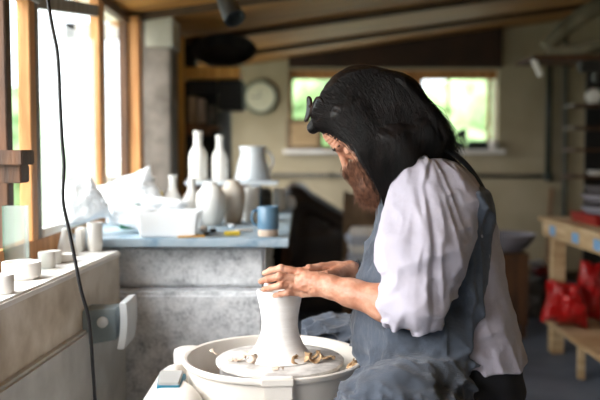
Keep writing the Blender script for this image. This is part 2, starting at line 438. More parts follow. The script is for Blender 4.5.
# low wall under the side windows, slightly skewed front face
def sx(y): return -.686+.0685*(max(y, 1.6)-1.97)
ys = [YF, 1.6, 2.862]
def lowwall(off, z0, z1, back=-.96):
    parts = []
    for a, b in zip(ys[:-1], ys[1:]):
        parts.append(hexa([(back, a, z0), (sx(a)+off, a, z0), (sx(b)+off, b, z0), (back, b, z0)], [(back, a, z1), (sx(a)+off, a, z1), (sx(b)+off, b, z1), (back, b, z1)]))
    return join(*parts)
wl = struct('wall_left', join(lowwall(0, .0, .785), box(-.925, XL, 4.3, 5.3, .0, 2.2), box(-1.0, XL, 6.9, YB, .0, 2.2), box(-.925, XL, 5.3, 6.9, .0, .85), box(-.925, XL, 5.3, 6.9, 1.72, 2.2), box(-1.0, XL, 2.862, 4.3, 0, .82), box(-1.0, -.84, YF, 2.3, 1.72, 1.95), box(-1.0, -.86, 2.3, 4.3, 1.80, 1.95)), 'lowplaster')
struct('trim_7', lowwall(.006, .775, .80), 'plaster', bevel=.006)
struct('trim_8', lowwall(.022, .0, .61), 'lowpaint', bevel=.008)
# skirting at the back
struct('baseboard_back', box(-.85, XR, YB-.02, YB, 0, .09), 'joist')
# side windows
w1 = struct('window_1', join(box(-.885, -.84, YF, 4.3, .80, .862)), 'wood', bevel=.004)
def wpart(n, vf, m, par, bevel=.003): return mk(n, vf, m, (0, 0, 0), par, bevel=bevel)
wpart('window_frame', box(-.875, -.835, 3.50, 3.60, .86, 1.80), 'wood', w1)
wpart('window_frame', box(-.875, -.836, 2.60, 2.655, .86, 1.72), 'wood', w1)
wpart('window_frame', box(-.868, -.838, 2.662, 2.70, .86, 1.72), 'greywood', w1)
wpart('window_frame', box(-.885, -.842, 2.40, 2.45, .80, 1.72), 'darkwood', w1)
wpart('window_frame', box(-.885, -.845, 4.10, 4.20, .80, 1.80), 'darkwood', w1)
wpart('window_frame', box(-.845, -.79, 4.12, 4.22, .80, 1.80), 'wood', w1)
wpart('window_frame', hexa([(-.87, 2.69, 1.60), (-.835, 2.69, 1.60), (-.835, 3.5, 1.70), (-.87, 3.5, 1.70)], [(-.87, 2.69, 1.645), (-.835, 2.69, 1.645), (-.835, 3.5, 1.745), (-.87, 3.5, 1.745)]), 'greywood', w1)
wpart('window_frame', box(-.875, -.835, 3.55, 4.12, 1.765, 1.81), 'darkwood', w1)
wpart('window_frame', box(-.89, -.82, 2.1, 2.68, 1.61, 1.72), 'greywood', w1)
for y in (-1.6, -.4, .8, 1.7):
    wpart('window_frame', box(-.885, -.845, y, y+.06, .86, 1.72), 'wood', w1)
wpart('window_frame', box(-.866, -.833, 2.70, 3.5, .862, .890), 'plaster', w1)
wpart('pane', box(-.858, -.854, 2.70, 3.50, .86, 1.60), 'dusty', w1, 0)
wpart('pane', box(-.866, -.862, 3.60, 4.10, .86, 1.77), 'glass', w1, 0)
wpart('pane', box(-.866, -.862, 2.45, 2.60, .86, 1.61), 'glass', w1, 0)
w3 = struct('unseen_window', box(-.93, -.89, 5.3, 6.9, .85, .89), 'wood')  # unseen window behind the rack, added to light back wall and ceiling
for y in (5.3, 6.08, 6.86): wpart('window_frame', box(-.93, -.89, y, y+.04, .85, 1.72), 'wood', w3)
# back window
w2 = struct('window_2', box(wx0, wx1, YB+.08, YB+.14, wz1-.075, wz1), 'wood')
def bx(p): return PX(p, YB+.1)
wpart('window_frame', box(wx0, wx1, YB+.08, YB+.14, wz0, wz0+.03), 'wood', w2)
for a, b in ((288, 293), (404, 421), (486, 489)):
    wpart('window_frame', box(bx(a), bx(b), YB+.08, YB+.14, wz0, wz1-.07), 'wood', w2)
for a in (446, 340): wpart('window_frame', box(bx(a), bx(a+2), YB+.09, YB+.12, wz0, wz1-.07), 'wood', w2)
wpart('pane', box(wx0, wx1, YB+.105, YB+.109, wz0, wz1), 'glass', w2, 0)
struct('trim_9', box(wx0-.05, wx1+.05, YB-.06, YB+.1, wz0-.035, wz0), 'plaster')   # window ledge
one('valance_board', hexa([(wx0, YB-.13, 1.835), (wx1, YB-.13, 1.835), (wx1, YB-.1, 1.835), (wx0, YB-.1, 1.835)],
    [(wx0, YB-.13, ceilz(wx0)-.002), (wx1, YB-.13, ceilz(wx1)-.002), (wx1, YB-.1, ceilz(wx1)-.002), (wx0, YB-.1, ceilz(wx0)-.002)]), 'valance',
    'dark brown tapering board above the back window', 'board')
# rendered pier at the end of the side windows
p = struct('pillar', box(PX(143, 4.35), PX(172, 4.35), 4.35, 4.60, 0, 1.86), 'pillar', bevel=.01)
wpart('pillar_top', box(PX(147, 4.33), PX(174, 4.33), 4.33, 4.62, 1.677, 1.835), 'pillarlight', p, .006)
struct('beam', box(PX(171, 5.35), PX(196, 5.35), 5.35, 5.45, 0, 1.85), 'blackwood')

# ---------------------------------------------------------------- outdoors
struct('ground', box(-60, 60, -40, 80, -.2, -.11), 'grass')
def tree(c, r, h, mt, label, seed, group=None):
    t = Thing('garden_tree', (c[0], c[1], -.11), label, 'tree', group)
    t.part('trunk', tube([(c[0], c[1], -.11), (c[0]+.05, c[1], h*.5), (c[0], c[1], h)], [.12, .09, .06], 8), 'bark', True)
    blobs = [ico((c[0]+RS.uniform(-.6, .6)*r, c[1]+RS.uniform(-.6, .6)*r, h+RS.uniform(-.5, .5)*r), r*RS.uniform(.45, .75), 3, .35, 4, seed+i) for i in range(7)]
    t.part('crown', join(*blobs), mt, True)
tree((-3.9, 10.5), 1.1, 1.0, 'leaf', 'pale green bushy tree seen through the side window, nearest the pillar', 1)
tree((-4.6, 8.0), .8, .7, 'darkleaf', 'darker green tree outside the side window', 2)
tree((.1, 14), 1.2, 1.9, 'leaf', 'bright green tree behind the left part of the back window', 3)
tree((2.5, 15), 1.3, 1.3, 'leaf', 'low green tree behind the right pane of the back window', 4)
tree((4.9, 19), 1.4, 1.5, 'darkleaf', 'darker tree farther behind the right pane of the back window', 5)
gf = join(box(-1.68, -1.60, 6.0, 6.06, -.1, 2.05), box(-1.68, -1.0, 6.0, 6.06, 1.93, 2.05), box(-1.68, -1.0, 6.0, 6.06, .9, .96))
one('outdoor_frame', gf, 'greywood', 'pale grey wooden frame standing outside the side window', 'frame', bevel=.005)

# ---------------------------------------------------------------- things at the left
# wooden shelf end near the camera
t = Thing('wooden_shelf', (-.86, 2.2, 1.06), 'short brown wooden shelf end sticking out at the left edge', 'shelf')
t.part('board', box(-1.0, PX(28, 2.2), 2.16, 2.26, PZ(165, 2.2), PZ(150, 2.2)), 'darkwood', bevel=.003)
t.part('bracket', box(-1.0, PX(24, 2.2), 2.18, 2.25, PZ(183, 2.2), PZ(165, 2.2)), 'darkwood', bevel=.003)
# hanging cable
pts = smoothpts([P(x, y, d) for x, y, d in ((46, -20, 1.93), (48, 0, 1.92), (52, 25, 1.91), (57, 50, 1.9), (59, 75, 1.9), (60, 100, 1.9), (62, 140, 1.9), (64, 165, 1.9), (63, 200, 1.9), (69, 230, 1.9), (75, 260, 1.9), (81, 290, 1.9), (88, 315, 1.9), (91, 340, 1.9), (93, 370, 1.9), (95, 400, 1.9), (97, 470, 1.9), (100, 560, 1.92))], 90)
pts[0][2] = ceilz(pts[0][0])
pts = np.vstack([pts, smoothpts([pts[-1], (-.47, 1.93, .02), (-.42, 2.0, .004), (-.3, 2.2, .004)], 12)[1:]])
one('hanging_cable', tube(pts, .0042, 8), 'black', 'thin black cable hanging from the ceiling past the side window', 'cable', smooth=True)
# wall box with an open cover
t = Thing('wall_box', P(105, 325, 2.5), 'grey blue wall box with white curved cover under the window sill', 'box')
xa = sx(2.5)-.0
t.part('body', hexa([(xa, 2.46, PZ(343, 2.5)), (PX(117, 2.5), 2.46, PZ(337, 2.5)), (PX(117, 2.5), 2.56, PZ(337, 2.5)), (xa, 2.56, PZ(343, 2.5))],
                    [(xa, 2.46, PZ(308, 2.5)), (PX(117, 2.5), 2.46, PZ(307, 2.5)), (PX(117, 2.5), 2.56, PZ(307, 2.5)), (xa, 2.56, PZ(308, 2.5))]), 'boxgrey', bevel=.003)
cv = []; N = 9
for th in (0, -.022):
    for i in range(N):
        s = i/(N-1); a = (s-.5)*1.1
        for yy in (2.43, 2.58):
            cv.append((PX(121, 2.5)+.045*math.cos(a)-.02+th+.008*s, yy, PZ(344, 2.5)+(PZ(299, 2.5)-PZ(344, 2.5))*s))
F = []
for i in range(N-1):
    a = i*2; F.append([a, a+1, a+3, a+2]); b = a+2*N; F.append([b, b+2, b+3, b+1])
    F.append([a, a+2, b+2, b]); F.append([a+1, b+1, b+3, a+3])
F += [[0, 2*N, 2*N+1, 1], [2*N-2, 2*N-1, 4*N-1, 4*N-2]]
t.part('cover', (np.array(cv), F), 'boxwhite', bevel=.002)
t.part('knob', rot(lathe([(0, 0), (.016, .0), (.016, .01), (.010, .014), (0, .014)], P(103, 322, 2.455), 20), R(90), P(103, 322, 2.455), 'X'), 'boxwhite', 'auto')
# pots on the sill
def bowl(name, px, py, d, w, h, label, m='bisque', solid=False, group=None, cat='pot'):
    c = P(px, py, d); c[2] = max(c[2], .80)
    c[2] = .801
    pr = [(0, 0), (w*.42, 0), (w*.5, h*.2), (w*.5, h), (w*.45, h), (w*.43, h*.3), (0, h*.25)] if not solid else [(0, 0), (w*.47, 0), (w*.5, h*.06), (w*.5, h*.94), (w*.47, h), (0, h)]
    return one(name, lathe(pr, c, 40, lambda a, z: .015*math.sin(3*a+px)), m, label, cat, group, 'auto')
def sd(py): return 833*.349/(py-149)
d = sd(279); bowl('oval_dish', 22, 279, d, 38*d/833, 17*d/833, 'shallow white dish in front of the square glass jar', cat='dish')
d = sd(294); bowl('plaster_pot', 2, 294, d, 24*d/833, 19*d/833, 'white plaster block nearest the camera at the left edge', solid=True)
d = sd(268); bowl('small_pot', 47, 268, d, 17*d/833, 16*d/833, 'small white cylinder just right of the oval dish', solid=True)
d = sd(264); bowl('small_pot', 54, 261, d, 15*d/833, 13*d/833, 'small white cylinder behind the one beside the dish', solid=True)
d = sd(262); bowl('small_pot', 64, 258, d, 22*d/833, 8*d/833, 'flat white ring between the small cylinder and the cone')
d = sd(252); bowl('white_cup', 95, 252, 2.84, .052, .098, 'tall white cup at the far end of the sill', cat='cup')
c = P(67, 254, 2.75); c[2] = .801
one('plaster_cone', lathe([(0, 0), (.035, 0), (.03, .02), (.014, .085), (.009, .088), (0, .088)], c, 32), 'bisque', 'white cone shaped piece on the sill behind the cable', 'pot', smooth='auto')
c = P(81, 250, 2.84); c[2] = .801
one('white_tablet', box(c[0]-.012, c[0]+.012, c[1]-.03, c[1]+.03, .801, .801+.08), 'bisque', 'upright white slab left of the tall cup on the sill', 'slab', bevel=.003)
# square glass jar
d = 2.35; x0, x1 = PX(3, d), PX(25, d)
t = Thing('glass_jar', ((x0+x1)/2, d+.03, .801), 'square greenish glass jar standing on the left of the sill', 'jar')
zt = PZ(206, d)
t.part('body', join(box(x0, x1, d, d+.004, .803, zt), box(x1-.004, x1, d, d+.03, .803, zt), box(x0, x1, d+.026, d+.03, .803, zt), box(x0, x1, d, d+.03, .801, .806)), 'jar')
t.part('side', box(x0-.004, x0, d, d+.03, .803, zt), 'greenglass')
t.part('contents', ico(((x0+x1)/2, d+.015, .82), .024, 3, .3, 3, 2, (.95, .38, .6)), 'bisque', True)

# ---------------------------------------------------------------- stone block and blue table
one('stone_block', box(-.84, PX(265, 2.96), 2.96, 3.9, .655, .805), 'stone', 'upper speckled stone block under the blue table top', 'block', bevel=.012)
one('stone_block', box(-.84, PX(264, 2.87), 2.87, 3.9, 0, .652), 'stone', 'large lower speckled stone block behind the wheel', 'block', bevel=.014)
TZ = .838
t = Thing('work_table', (-.45, 3.8, 0), 'long table with a worn blue top beside the side window', 'table')
t.part('table_top', box(-.84, PX(289, 2.9), 2.885, 4.33, TZ-.03, TZ), 'bluetop', bevel=.004)
for y in (3.95, 4.28): t.part('leg', box(-.09, -.045, y, y+.045, 0, TZ-.03), 'darkwood', bevel=.003)
t.part('leg', box(-.80, -.755, 4.27, 4.32, 0, TZ-.03), 'darkwood', bevel=.003)
t.part('black_backing', box(-.80, -.05, 4.335, 4.35, 0, TZ-.03), 'blackwood')  # black sheet added to stand for the deep shade under the table
t.part('apron_board', box(-.085, -.06, 3.96, 4.3, TZ-.12, TZ-.03), 'darkwood')
def td(py): return 833*(CZ-TZ)/(py-149)
# riser shelf
rz = PZ(181, 4.0)
t = Thing('riser_shelf', (-.33, 4.05, TZ), 'low pale blue shelf raised on blocks at the back of the table', 'shelf')
t.part('board', box(PX(186, 4.0), PX(278, 4.0), 3.95, 4.2, rz-.018, rz), 'jug', bevel=.003)
for px, m in ((188, 'brownbox'), (236, 'brownbox'), (250, 'mugblue')):
    t.part('support', box(PX(px, 4.0), PX(px+10, 4.0), 4.0, 4.15, TZ+.001, rz-.018), m, bevel=.003)
# vessels on the table
def vessel(name, px, d, z0, wpx, hpx, prof, m, label, cat, group=None):
    w = wpx*d/833/2; h = hpx*d/833; c = (PX(px, d), d, z0+.001)
    out = [(r*w, z*h) for r, z in prof]
    out += [(max(out[-1][0]-.006, .002), out[-1][1]), (max(out[-1][0]-.006, .002), out[-1][1]*.6), (0, out[-1][1]*.55)]
    return one(name, lathe([(0, 0)]+out, c, 48), m, label, cat, group, 'auto')
BOT = [(.9, 0), (1, .03), (1, .45), (.96, .54), (.72, .63), (.46, .71), (.42, .9), (.5, .92), (.48, 1)]
VAS = [(.6, 0), (.75, .08), (.95, .35), (1, .58), (.92, .75), (.65, .88), (.42, .94), (.4, 1)]
VA2 = [(.68, 0), (.8, .15), (.96, .45), (1, .68), (.88, .83), (.55, .93), (.5, 1)]
SMB = [(.7, 0), (.9, .1), (1, .35), (.9, .52), (.5, .66), (.38, .78), (.38, .92), (.48, 1)]
vessel('tall_bottle', 198.5, 4.05, rz, 18, 49, BOT, 'bisque', 'taller matte white bottle standing on the riser shelf', 'bottle')
vessel('tall_bottle', 220, 4.06, rz, 16, 45, BOT, 'bisque', 'slightly shorter white bottle on the riser shelf beside the jug', 'bottle')
vessel('small_bottle', 173, 3.5, TZ, 20, 48, SMB, 'bisque', 'small white bottle with flared lip behind the milky tub', 'bottle')
vessel('small_bottle', 192, 3.65, TZ, 20, 42, SMB, 'bisque', 'small white bottle half hidden behind the rounded white vase', 'bottle')
vessel('rounded_vase', 211, 3.4, TZ, 30, 43, VAS, 'bisque', 'rounded white vase behind the milky tub', 'vase')
vessel('shouldered_vase', 233, 3.5, TZ, 25, 43, VA2, 'vasebrown', 'white vase stained brown towards its foot', 'vase')
vessel('white_beaker', 251, 3.6, TZ, 17, 34, [(.9, 0), (1, .05), (.97, 1)], 'bisque', 'plain white beaker between the brown stained vase and blue mug', 'beaker')
vessel('white_beaker', 279, 4.2, TZ, 12, 22, [(.9, 0), (1, .05), (.97, 1)], 'bisque', 'small pale beaker far back at the table edge, behind the mug', 'beaker')
vessel('round_lidded_pot', 290, 4.25, TZ, 13, 14, [(.5, 0), (.9, .2), (1, .55), (.7, .9), (.3, 1)], 'jug', 'small round white pot on the far right corner of the table', 'pot')
vessel('dark_jar', 266, 4.24, TZ, 13, 22, [(.9, 0), (1, .05), (1, .8), (.7, .9), (.7, 1)], 'tool', 'dark jar behind the blue mug', 'jar')
# jug lying on its wide mouth on the riser
jc = (PX(253, 4.08), 4.08, rz+.001); k = 4.08/833
t = Thing('wide_jug', jc, 'glossy pale grey jug with flared foot on the riser shelf', 'jug')
t.part('body', lathe([(0, 0), (18*k, 0), (18.5*k, 2*k), (17*k, 8*k), (15*k, 17*k), (12.5*k, 25*k), (12.5*k, 29*k), (14*k, 33*k), (13*k, 34*k), (11*k, 30*k), (0, 28*k)], jc, 48), 'jug', True)
hp = smoothpts([(jc[0]+11*k, jc[1], jc[2]+29*k), (jc[0]+17*k, jc[1], jc[2]+27*k), (jc[0]+20*k, jc[1], jc[2]+18*k), (jc[0]+16*k, jc[1], jc[2]+9*k)], 14)
t.part('handle', tube(hp, .006, 8), 'jug', True)
# blue mug
mc = (PX(268, 2.97), 2.97, TZ+.001); k = 2.97/833
t = Thing('blue_mug', mc, 'blue glazed mug with bare clay foot at the front table corner', 'mug')
t.part('body', lathe([(10.2*k, 7*k), (10.6*k, 9*k), (10.8*k, 29.5*k), (10.4*k, 30*k), (9.6*k, 29*k), (9.4*k, 8*k), (0, 7.5*k)], mc, 48), 'mugblue', 'auto')
t.part('foot', lathe([(0, 0), (9.6*k, 0), (10.2*k, 1*k), (10.2*k, 7.2*k), (0, 7.2*k)], mc, 48), 'mugbase', 'auto')
hp = smoothpts([(mc[0]-10*k, mc[1]-.004, mc[2]+26*k), (mc[0]-14.5*k, mc[1]-.012, mc[2]+25*k), (mc[0]-16*k, mc[1]-.014, mc[2]+18*k), (mc[0]-13.5*k, mc[1]-.01, mc[2]+12*k), (mc[0]-9.8*k, mc[1]-.004, mc[2]+11*k)], 18)
t.part('handle', tube(hp, .0045, 8), 'mugblue', True)
# milky tub
def tub(x0, x1, y0, y1, z0, h, tp=.012, wall=.004):
    o = hexa([(x0+tp, y0+tp, z0), (x1-tp, y0+tp, z0), (x1-tp, y1-tp, z0), (x0+tp, y1-tp, z0)], [(x0, y0, z0+h), (x1, y0, z0+h), (x1, y1, z0+h), (x0, y1, z0+h)])
    v, f = o; f = [q for q in f if q != [4, 5, 6, 7]]
    w = wall+.003
    vi = np.array([(x0+tp+w, y0+tp+w, z0+w), (x1-tp-w, y0+tp+w, z0+w), (x1-tp-w, y1-tp-w, z0+w), (x0+tp+w, y1-tp-w, z0+w), (x0+w, y0+w, z0+h), (x1-w, y0+w, z0+h), (x1-w, y1-w, z0+h), (x0+w, y1-w, z0+h)])
    f2 = [[0+8, 1+8, 2+8, 3+8], [8, 12, 13, 9], [9, 13, 14, 10], [10, 14, 15, 11], [11, 15, 12, 8]]
    f3 = [[4, 5, 13, 12], [5, 6, 14, 13], [6, 7, 15, 14], [7, 4, 12, 15]]
    return np.vstack([v, vi]), f+f2+f3
one('storage_tub', tub(PX(136, 2.92), PX(198, 2.92), 2.91, 3.08, TZ+.001, .090), 'tub', 'milky white plastic tub at the front of the blue table', 'tub', bevel=.005)
# crumpled bags, trays and crates
def bag(c, size, seed, label, m='bag', cat='bag', group=None, name='plastic_bag', zb=.0, tilt=0, rz=0, lean=0, taper=0):
    w, h, th = size; n = 46; V = []
    g_ = np.linspace(-1, 1, n); U, W = np.meshgrid(g_, g_, indexing='ij')
    for s in (1, -1):
        T = np.clip((1-U**4)*(1-W**4), 0, 1)**.45
        wr = .5*(noise(U*2+seed, W*2, seed*.7+s)-.5)+.28*(np.abs(noise(U*4+seed, W*4+s*3, 1.5*s)*2-1)-.4)+.14*(np.abs(noise(U*9, W*9+seed, s)*2-1)-.4)
        Y_ = s*th*T*(1+1.1*wr)
        X_ = w*U*(1-taper*(W+1)/2)*(1-.12*(1-W*W))+.25*w*(noise(W*2.2+seed, U*1.5, 3.3)-.5); Z_ = h*W*(1-.10*(1-U*U))+.25*h*(noise(U*2.2+seed*2, W*1.5, 7.7)-.5)
        V.append(np.stack([X_, Y_, Z_], -1).reshape(-1, 3))
    V = np.concatenate(V); F = []
    for i in range(n-1):
        for j in range(n-1):
            q = [i*n+j, (i+1)*n+j, (i+1)*n+j+1, i*n+j+1]; F.append(q); F.append([k+n*n for k in reversed(q)])
    V, _ = rot((V, F), tilt, (0, 0, 0), 'Y'); V, _ = rot((V, F), lean, (0, 0, 0), 'X'); V, _ = rot((V, F), rz, (0, 0, 0), 'Z')
    V = V+(c[0], c[1], 0); V[:, 2] += zb-V[:, 2].min()
    me = bpy.data.meshes.new(name)
    me.from_pydata([tuple(p) for p in (V-np.array((c[0], c[1], zb))).tolist()], [], F)
    bm = bmesh.new(); bm.from_mesh(me); bmesh.ops.remove_doubles(bm, verts=bm.verts, dist=.0002); bmesh.ops.recalc_face_normals(bm, faces=bm.faces); bm.to_mesh(me); bm.free()
    me.polygons.foreach_set('use_smooth', [True]*len(me.polygons)); me.materials.append(M[m])
    o = bpy.data.objects.new(name, me); COL.objects.link(o); o.location = (c[0], c[1], zb)
    return tagit(o, label, cat, group)
bag((-.79, 3.0), (.10, .085, .045), 1, 'crumpled white plastic bag against the side window, behind the cable', zb=.863, tilt=R(-8), rz=R(35), lean=R(-12), taper=.35)
bag((-.70, 3.42), (.13, .085, .07), 5, 'tall crumpled white bag folded over between window and tub', zb=TZ+.001, tilt=R(-22), rz=R(8), lean=R(-8))
bag((-.625, 3.08), (.085, .045, .055), 9, 'low crumpled white bag just left of the tub', zb=TZ+.001, tilt=R(14), rz=R(-10))
bag((-.55, 3.32), (.10, .055, .05), 12, 'flattened white bag heaped behind the milky tub', zb=TZ+.001, tilt=R(8), rz=R(5))
one('green_crate', tub(PX(120, 3.3), PX(138, 3.3), 3.22, 3.36, TZ+.001, .085), 'green', 'green plastic crate tucked behind the milky tub', 'crate', bevel=.003)
one('green_tray', tub(PX(120, 3.7), PX(150, 3.7), 3.6, 3.8, TZ+.110, .05), 'green', 'flat green tray beneath a white lid behind the bags', 'tray', bevel=.003)
one('white_slab', box(PX(117, 3.7), PX(152, 3.7), 3.59, 3.81, TZ+.161, TZ+.185), 'bisque', 'white slab lying on the flat green tray', 'slab', bevel=.004)
one('white_carton', box(PX(122, 3.7), PX(150, 3.7), 3.6, 3.8, TZ+.001, TZ+.109), 'bisque', 'white carton carrying the flat green tray', 'box', bevel=.004)
one('yellow_carton', box(PX(151, 3.6), PX(163, 3.6), 3.5, 3.6, TZ+.001, TZ+.13), 'yellow', 'pale yellow box left of the small flared bottle', 'box', bevel=.004)
# odds and ends at the front of the table
one('yellow_sponge', rot(box(PX(224, 3.0), PX(240, 3.0), 2.98, 3.01, TZ+.001, TZ+.016), R(8), P(232, 236, 3)), 'yellow', 'small yellow block near the mug on the table', 'sponge', bevel=.003)
for i, (px, py, r, m, lb) in enumerate(((203, 232, .016, 'mugbase', 'tan clay lump right of the milky tub'), (213, 233, .013, 'tool', 'dark pebble like lump between tub and yellow block'), (206, 236, .011, 'tool', 'small dark lump at the front table edge by the tub'), (232, 228, .012, 'jug', 'pale grey lump behind the yellow block'), (212, 225, .012, 'yellow', 'small yellowish lump behind the dark lumps'))):
    d = td(py); one('clay_lump', ico((PX(px, d), d, TZ+r*.7), r, 2, .3, 3, i, (1.2, 1, .7)), m, lb, 'lump', smooth=True)
one('trimming_tool', tube([P(236, 233, 3.1)*(1, 1, 0)+(0, 0, TZ+.007), P(252, 231, 3.14)*(1, 1, 0)+(0, 0, TZ+.007)], .006, 10), 'bisque', 'short white tool handle lying left of the mug', 'tool', smooth='auto')
one('trimming_tool', tube([P(178, 243, 2.9)*(1, 1, 0)+(0, 0, TZ+.005), P(205, 241, 2.93)*(1, 1, 0)+(0, 0, TZ+.005)], .004, 10), 'woodlight', 'thin wooden tool lying at the front edge before the tub', 'tool', smooth='auto')

# ---------------------------------------------------------------- rack in the back left corner
t = Thing('wooden_rack', (-.7, 4.95, 0), 'orange wooden rack beside the rendered pillar', 'rack')
t.part('upright', box(PX(175, 4.9), PX(185, 4.9), 4.88, 4.94, 0, PZ(37, 4.9)), 'woodlight', bevel=.003)
t.part('shelf_board', box(PX(178, 4.95), PX(240, 4.95), 4.945, 5.25, PZ(78, 4.95), PZ(67, 4.95)), 'woodlight', bevel=.003)
t.part('black_backing', box(PX(186, 5.28), PX(219, 5.28), 5.26, 5.28, 0, PZ(78, 5.28)), 'blackwood')
t.part('shelf_board', box(PX(187, 5.05), PX(209, 5.05), 5.03, 5.25, PZ(135, 5.05), PZ(123, 5.05)), 'brownbox', bevel=.003)
one('black_cabinet', box(PX(219, 5.0), PX(243, 5.0), 5.0, 5.25, PZ(110, 5.0), PZ(80, 5.0)), 'blackwood', 'small black box hung under the rack shelf beside the clock', 'cabinet', bevel=.004)
one('black_cabinet', box(PX(188, 5.0), PX(217, 5.0), 5.03, 5.24, PZ(93, 5.0), PZ(80, 5.0)), 'blackwood', 'flat black drawer box hung under the left of the rack shelf', 'cabinet', bevel=.004)
g = 'things on the lower rack shelf'
one('old_book', rot(box(PX(190, 5.1), PX(198, 5.1), 5.06, 5.2, PZ(123, 5.05)+.001, PZ(96, 5.05)), R(0), (0, 0, 0)), 'book', 'pale tan book at the left of the rack', 'book', g, bevel=.002)
one('old_book', box(PX(199, 5.1), PX(205, 5.1), 5.06, 5.2, PZ(123, 5.05)+.001, PZ(98, 5.05)), 'mugbase', 'narrower cream book right of the tan book', 'book', g, bevel=.002)
one('dark_tin', lathe([(0, 0), (.032, 0), (.033, .12), (.03, .125), (0, .125)], (PX(212, 5.0), 5.0, 1.2), 24), 'tool', 'dark tin in the shade beside the cream book', 'tin', g, 'auto')
bpy.data.objects['dark_tin'].location.z = PZ(126, 5.0)
one('tin_ledge', box(PX(209.5, 5.0), PX(219, 5.0), 4.95, 5.25, PZ(130, 5.0), PZ(126, 5.0)-.001), 'brownbox', 'narrow brown ledge under the dark tin', 'ledge')
one('metal_sheet', box(PX(218, 5.3), PX(232, 5.3), 5.29, 5.32, 0, PZ(111, 5.3)), 'metalgrey', 'upright grey metal sheet between the bottles and the wall', 'sheet', bevel=.003)
c = P(224, 60, 5.08); bz = PZ(67, 4.95)
bw = lathe([(0, -.10), (.07, -.10), (.15, -.05), (.19, .03), (.20, .05), (.19, .055), (.175, .03), (.13, -.04), (.05, -.075), (0, -.08)], c, 48)
bw = rot(bw, R(62), c, 'X'); bw = (bw[0]*(1, 1, 1), bw[1]); bw = rot(bw, R(8), c, 'Y')
bw[0][:, 2] = c[2]+(bw[0][:, 2]-c[2])*.62; bw[0][:, 2] += bz-bw[0][:, 2].min()+.001
one('iron_bowl', bw, 'iron', 'large black iron bowl lying on the rack shelf', 'bowl', smooth='auto')
# wall clock
cc = P(260, 97, YB-.02)
t = Thing('wall_clock', cc, 'round clock with pale face on the back wall', 'clock')
def disc(r, y0, y1, m, name, par=None): return t.part(name, rot(lathe([(0, 0), (r, 0), (r, y1-y0), (0, y1-y0)], (cc[0], y0, cc[2]), 48), R(-90), (cc[0], y0, cc[2]), 'X'), m, 'auto')
disc(.128, YB-.03, YB-.001, 'clockface', 'clock_face')
t.part('rim', tube([(cc[0]+.136*math.cos(a), YB-.026, cc[2]+.136*math.sin(a)) for a in np.linspace(0, 2*math.pi, 48, endpoint=False)], .016, 8, True), 'clockrim', True)
t.part('hand', box(cc[0]-.085, cc[0], YB-.034, YB-.031, cc[2]-.004, cc[2]+.004), 'tool')
t.part('hand', box(cc[0]-.003, cc[0]+.004, YB-.034, YB-.031, cc[2], cc[2]+.06), 'tool')
# ceiling spotlight
a, b = P(219, -12, 3.6), P(235, 19, 3.5)
t = Thing('ceiling_spotlight', a, 'dark grey spotlight hanging from the ceiling near the rack', 'lamp')
def along(a, b, prof, n=32):
    a = np.array(a, float); b = np.array(b, float); d = (b-a)/np.linalg.norm(b-a)
    q = Vector((0, 0, 1)).rotation_difference(Vector(d)).to_matrix()
    v, f = lathe(prof, (0, 0, 0), n); return v @ np.array(q).T+a, f
L = np.linalg.norm(b-a)
t.part('housing', along(a, b, [(0, 0), (.022, 0), (.03, .03), (.04, L*.6), (.046, L), (.038, L), (.036, L*.8), (0, L*.78)]), 'darkgrey', 'auto')
t.part('stem', tube([a, (a[0], a[1], ceilz(a[0]))], .009, 8), 'darkgrey', True)

# ---------------------------------------------------------------- back wall things
zc_ = PZ(176, YB)
t = Thing('wall_conduit', (1.0, YB-.02, zc_), 'long horizontal grey pipe along the back wall', 'pipe')
t.part('pipe_run', tube([(PX(262, YB), YB-.02, zc_+.01), (PX(548, YB), YB-.02, zc_)], .017, 10), 'greypipe', True)
for px in (330, 400, 470): t.part('pipe_clip', box(PX(px, YB)-.012, PX(px, YB)+.012, YB-.042, YB, zc_-.014, zc_+.03), 'tool')
t = Thing('vertical_pipe', (PX(548, YB), YB-.05, zc_-.05), 'dark green upright pipe right of the back window', 'pipe')
t.part('pipe_run', tube([P(548, 178, YB-.05), P(550, 36, YB-.05)], .026, 12), 'pipe', True)
t.part('elbow', ico(P(548, 177, YB-.05), .042, 2, 0), 'pipe', True)
one('vertical_pipe', tube([(PX(565, YB-.04), YB-.04, .0), P(566, 36, YB-.04)], .018, 12), 'pipe', 'thinner dark upright pipe nearer the shelves', 'pipe', smooth='auto')
one('broom_stick', tube([P(552, 188, YB-.03), (PX(547, YB-.1), YB-.1, .0)], .016, 8), 'brownbox', 'brown wooden stick leaning on the wall below the dark green pipe', 'stick', smooth='auto')
# things on the back window ledge
lz = wz0+.001
one('ledge_box', box(PX(467, YB), PX(487, YB), YB-.05, YB+.05, lz, lz+.075), 'plantdark', 'low dark box on the back window ledge', 'box', bevel=.004)
t = Thing('potted_plant', (PX(460, YB), YB, lz), 'small dark potted plant on the back window ledge', 'plant')
t.part('pot', lathe([(0, 0), (.035, 0), (.045, .07), (.04, .07), (0, .06)], (PX(460, YB), YB, lz), 24), 'plantdark', 'auto')
t.part('leaves', join(*[ico((PX(460, YB)+.03*math.cos(i*2.2), YB+.02*math.sin(i*2.2), lz+.1+.018*i), .03, 2, .3, 3, i) for i in range(4)]), 'plantdark', True)
one('white_ball_pot', lathe([(0, 0), (.025, 0), (.045, .03), (.045, .055), (.025, .08), (.02, .08), (0, .07)], (PX(491, YB), YB-.03, lz), 24), 'bisque', 'small round white pot at the right end of the window ledge', 'pot', smooth='auto')
t = Thing('picture_frame', (PX(304, YB), YB-.05, lz), 'tan framed picture leaning in the left of the back window', 'picture')
t.part('frame', box(PX(287, YB), PX(322, YB), YB-.06, YB-.035, lz, lz+.26), 'chairwood', bevel=.004)
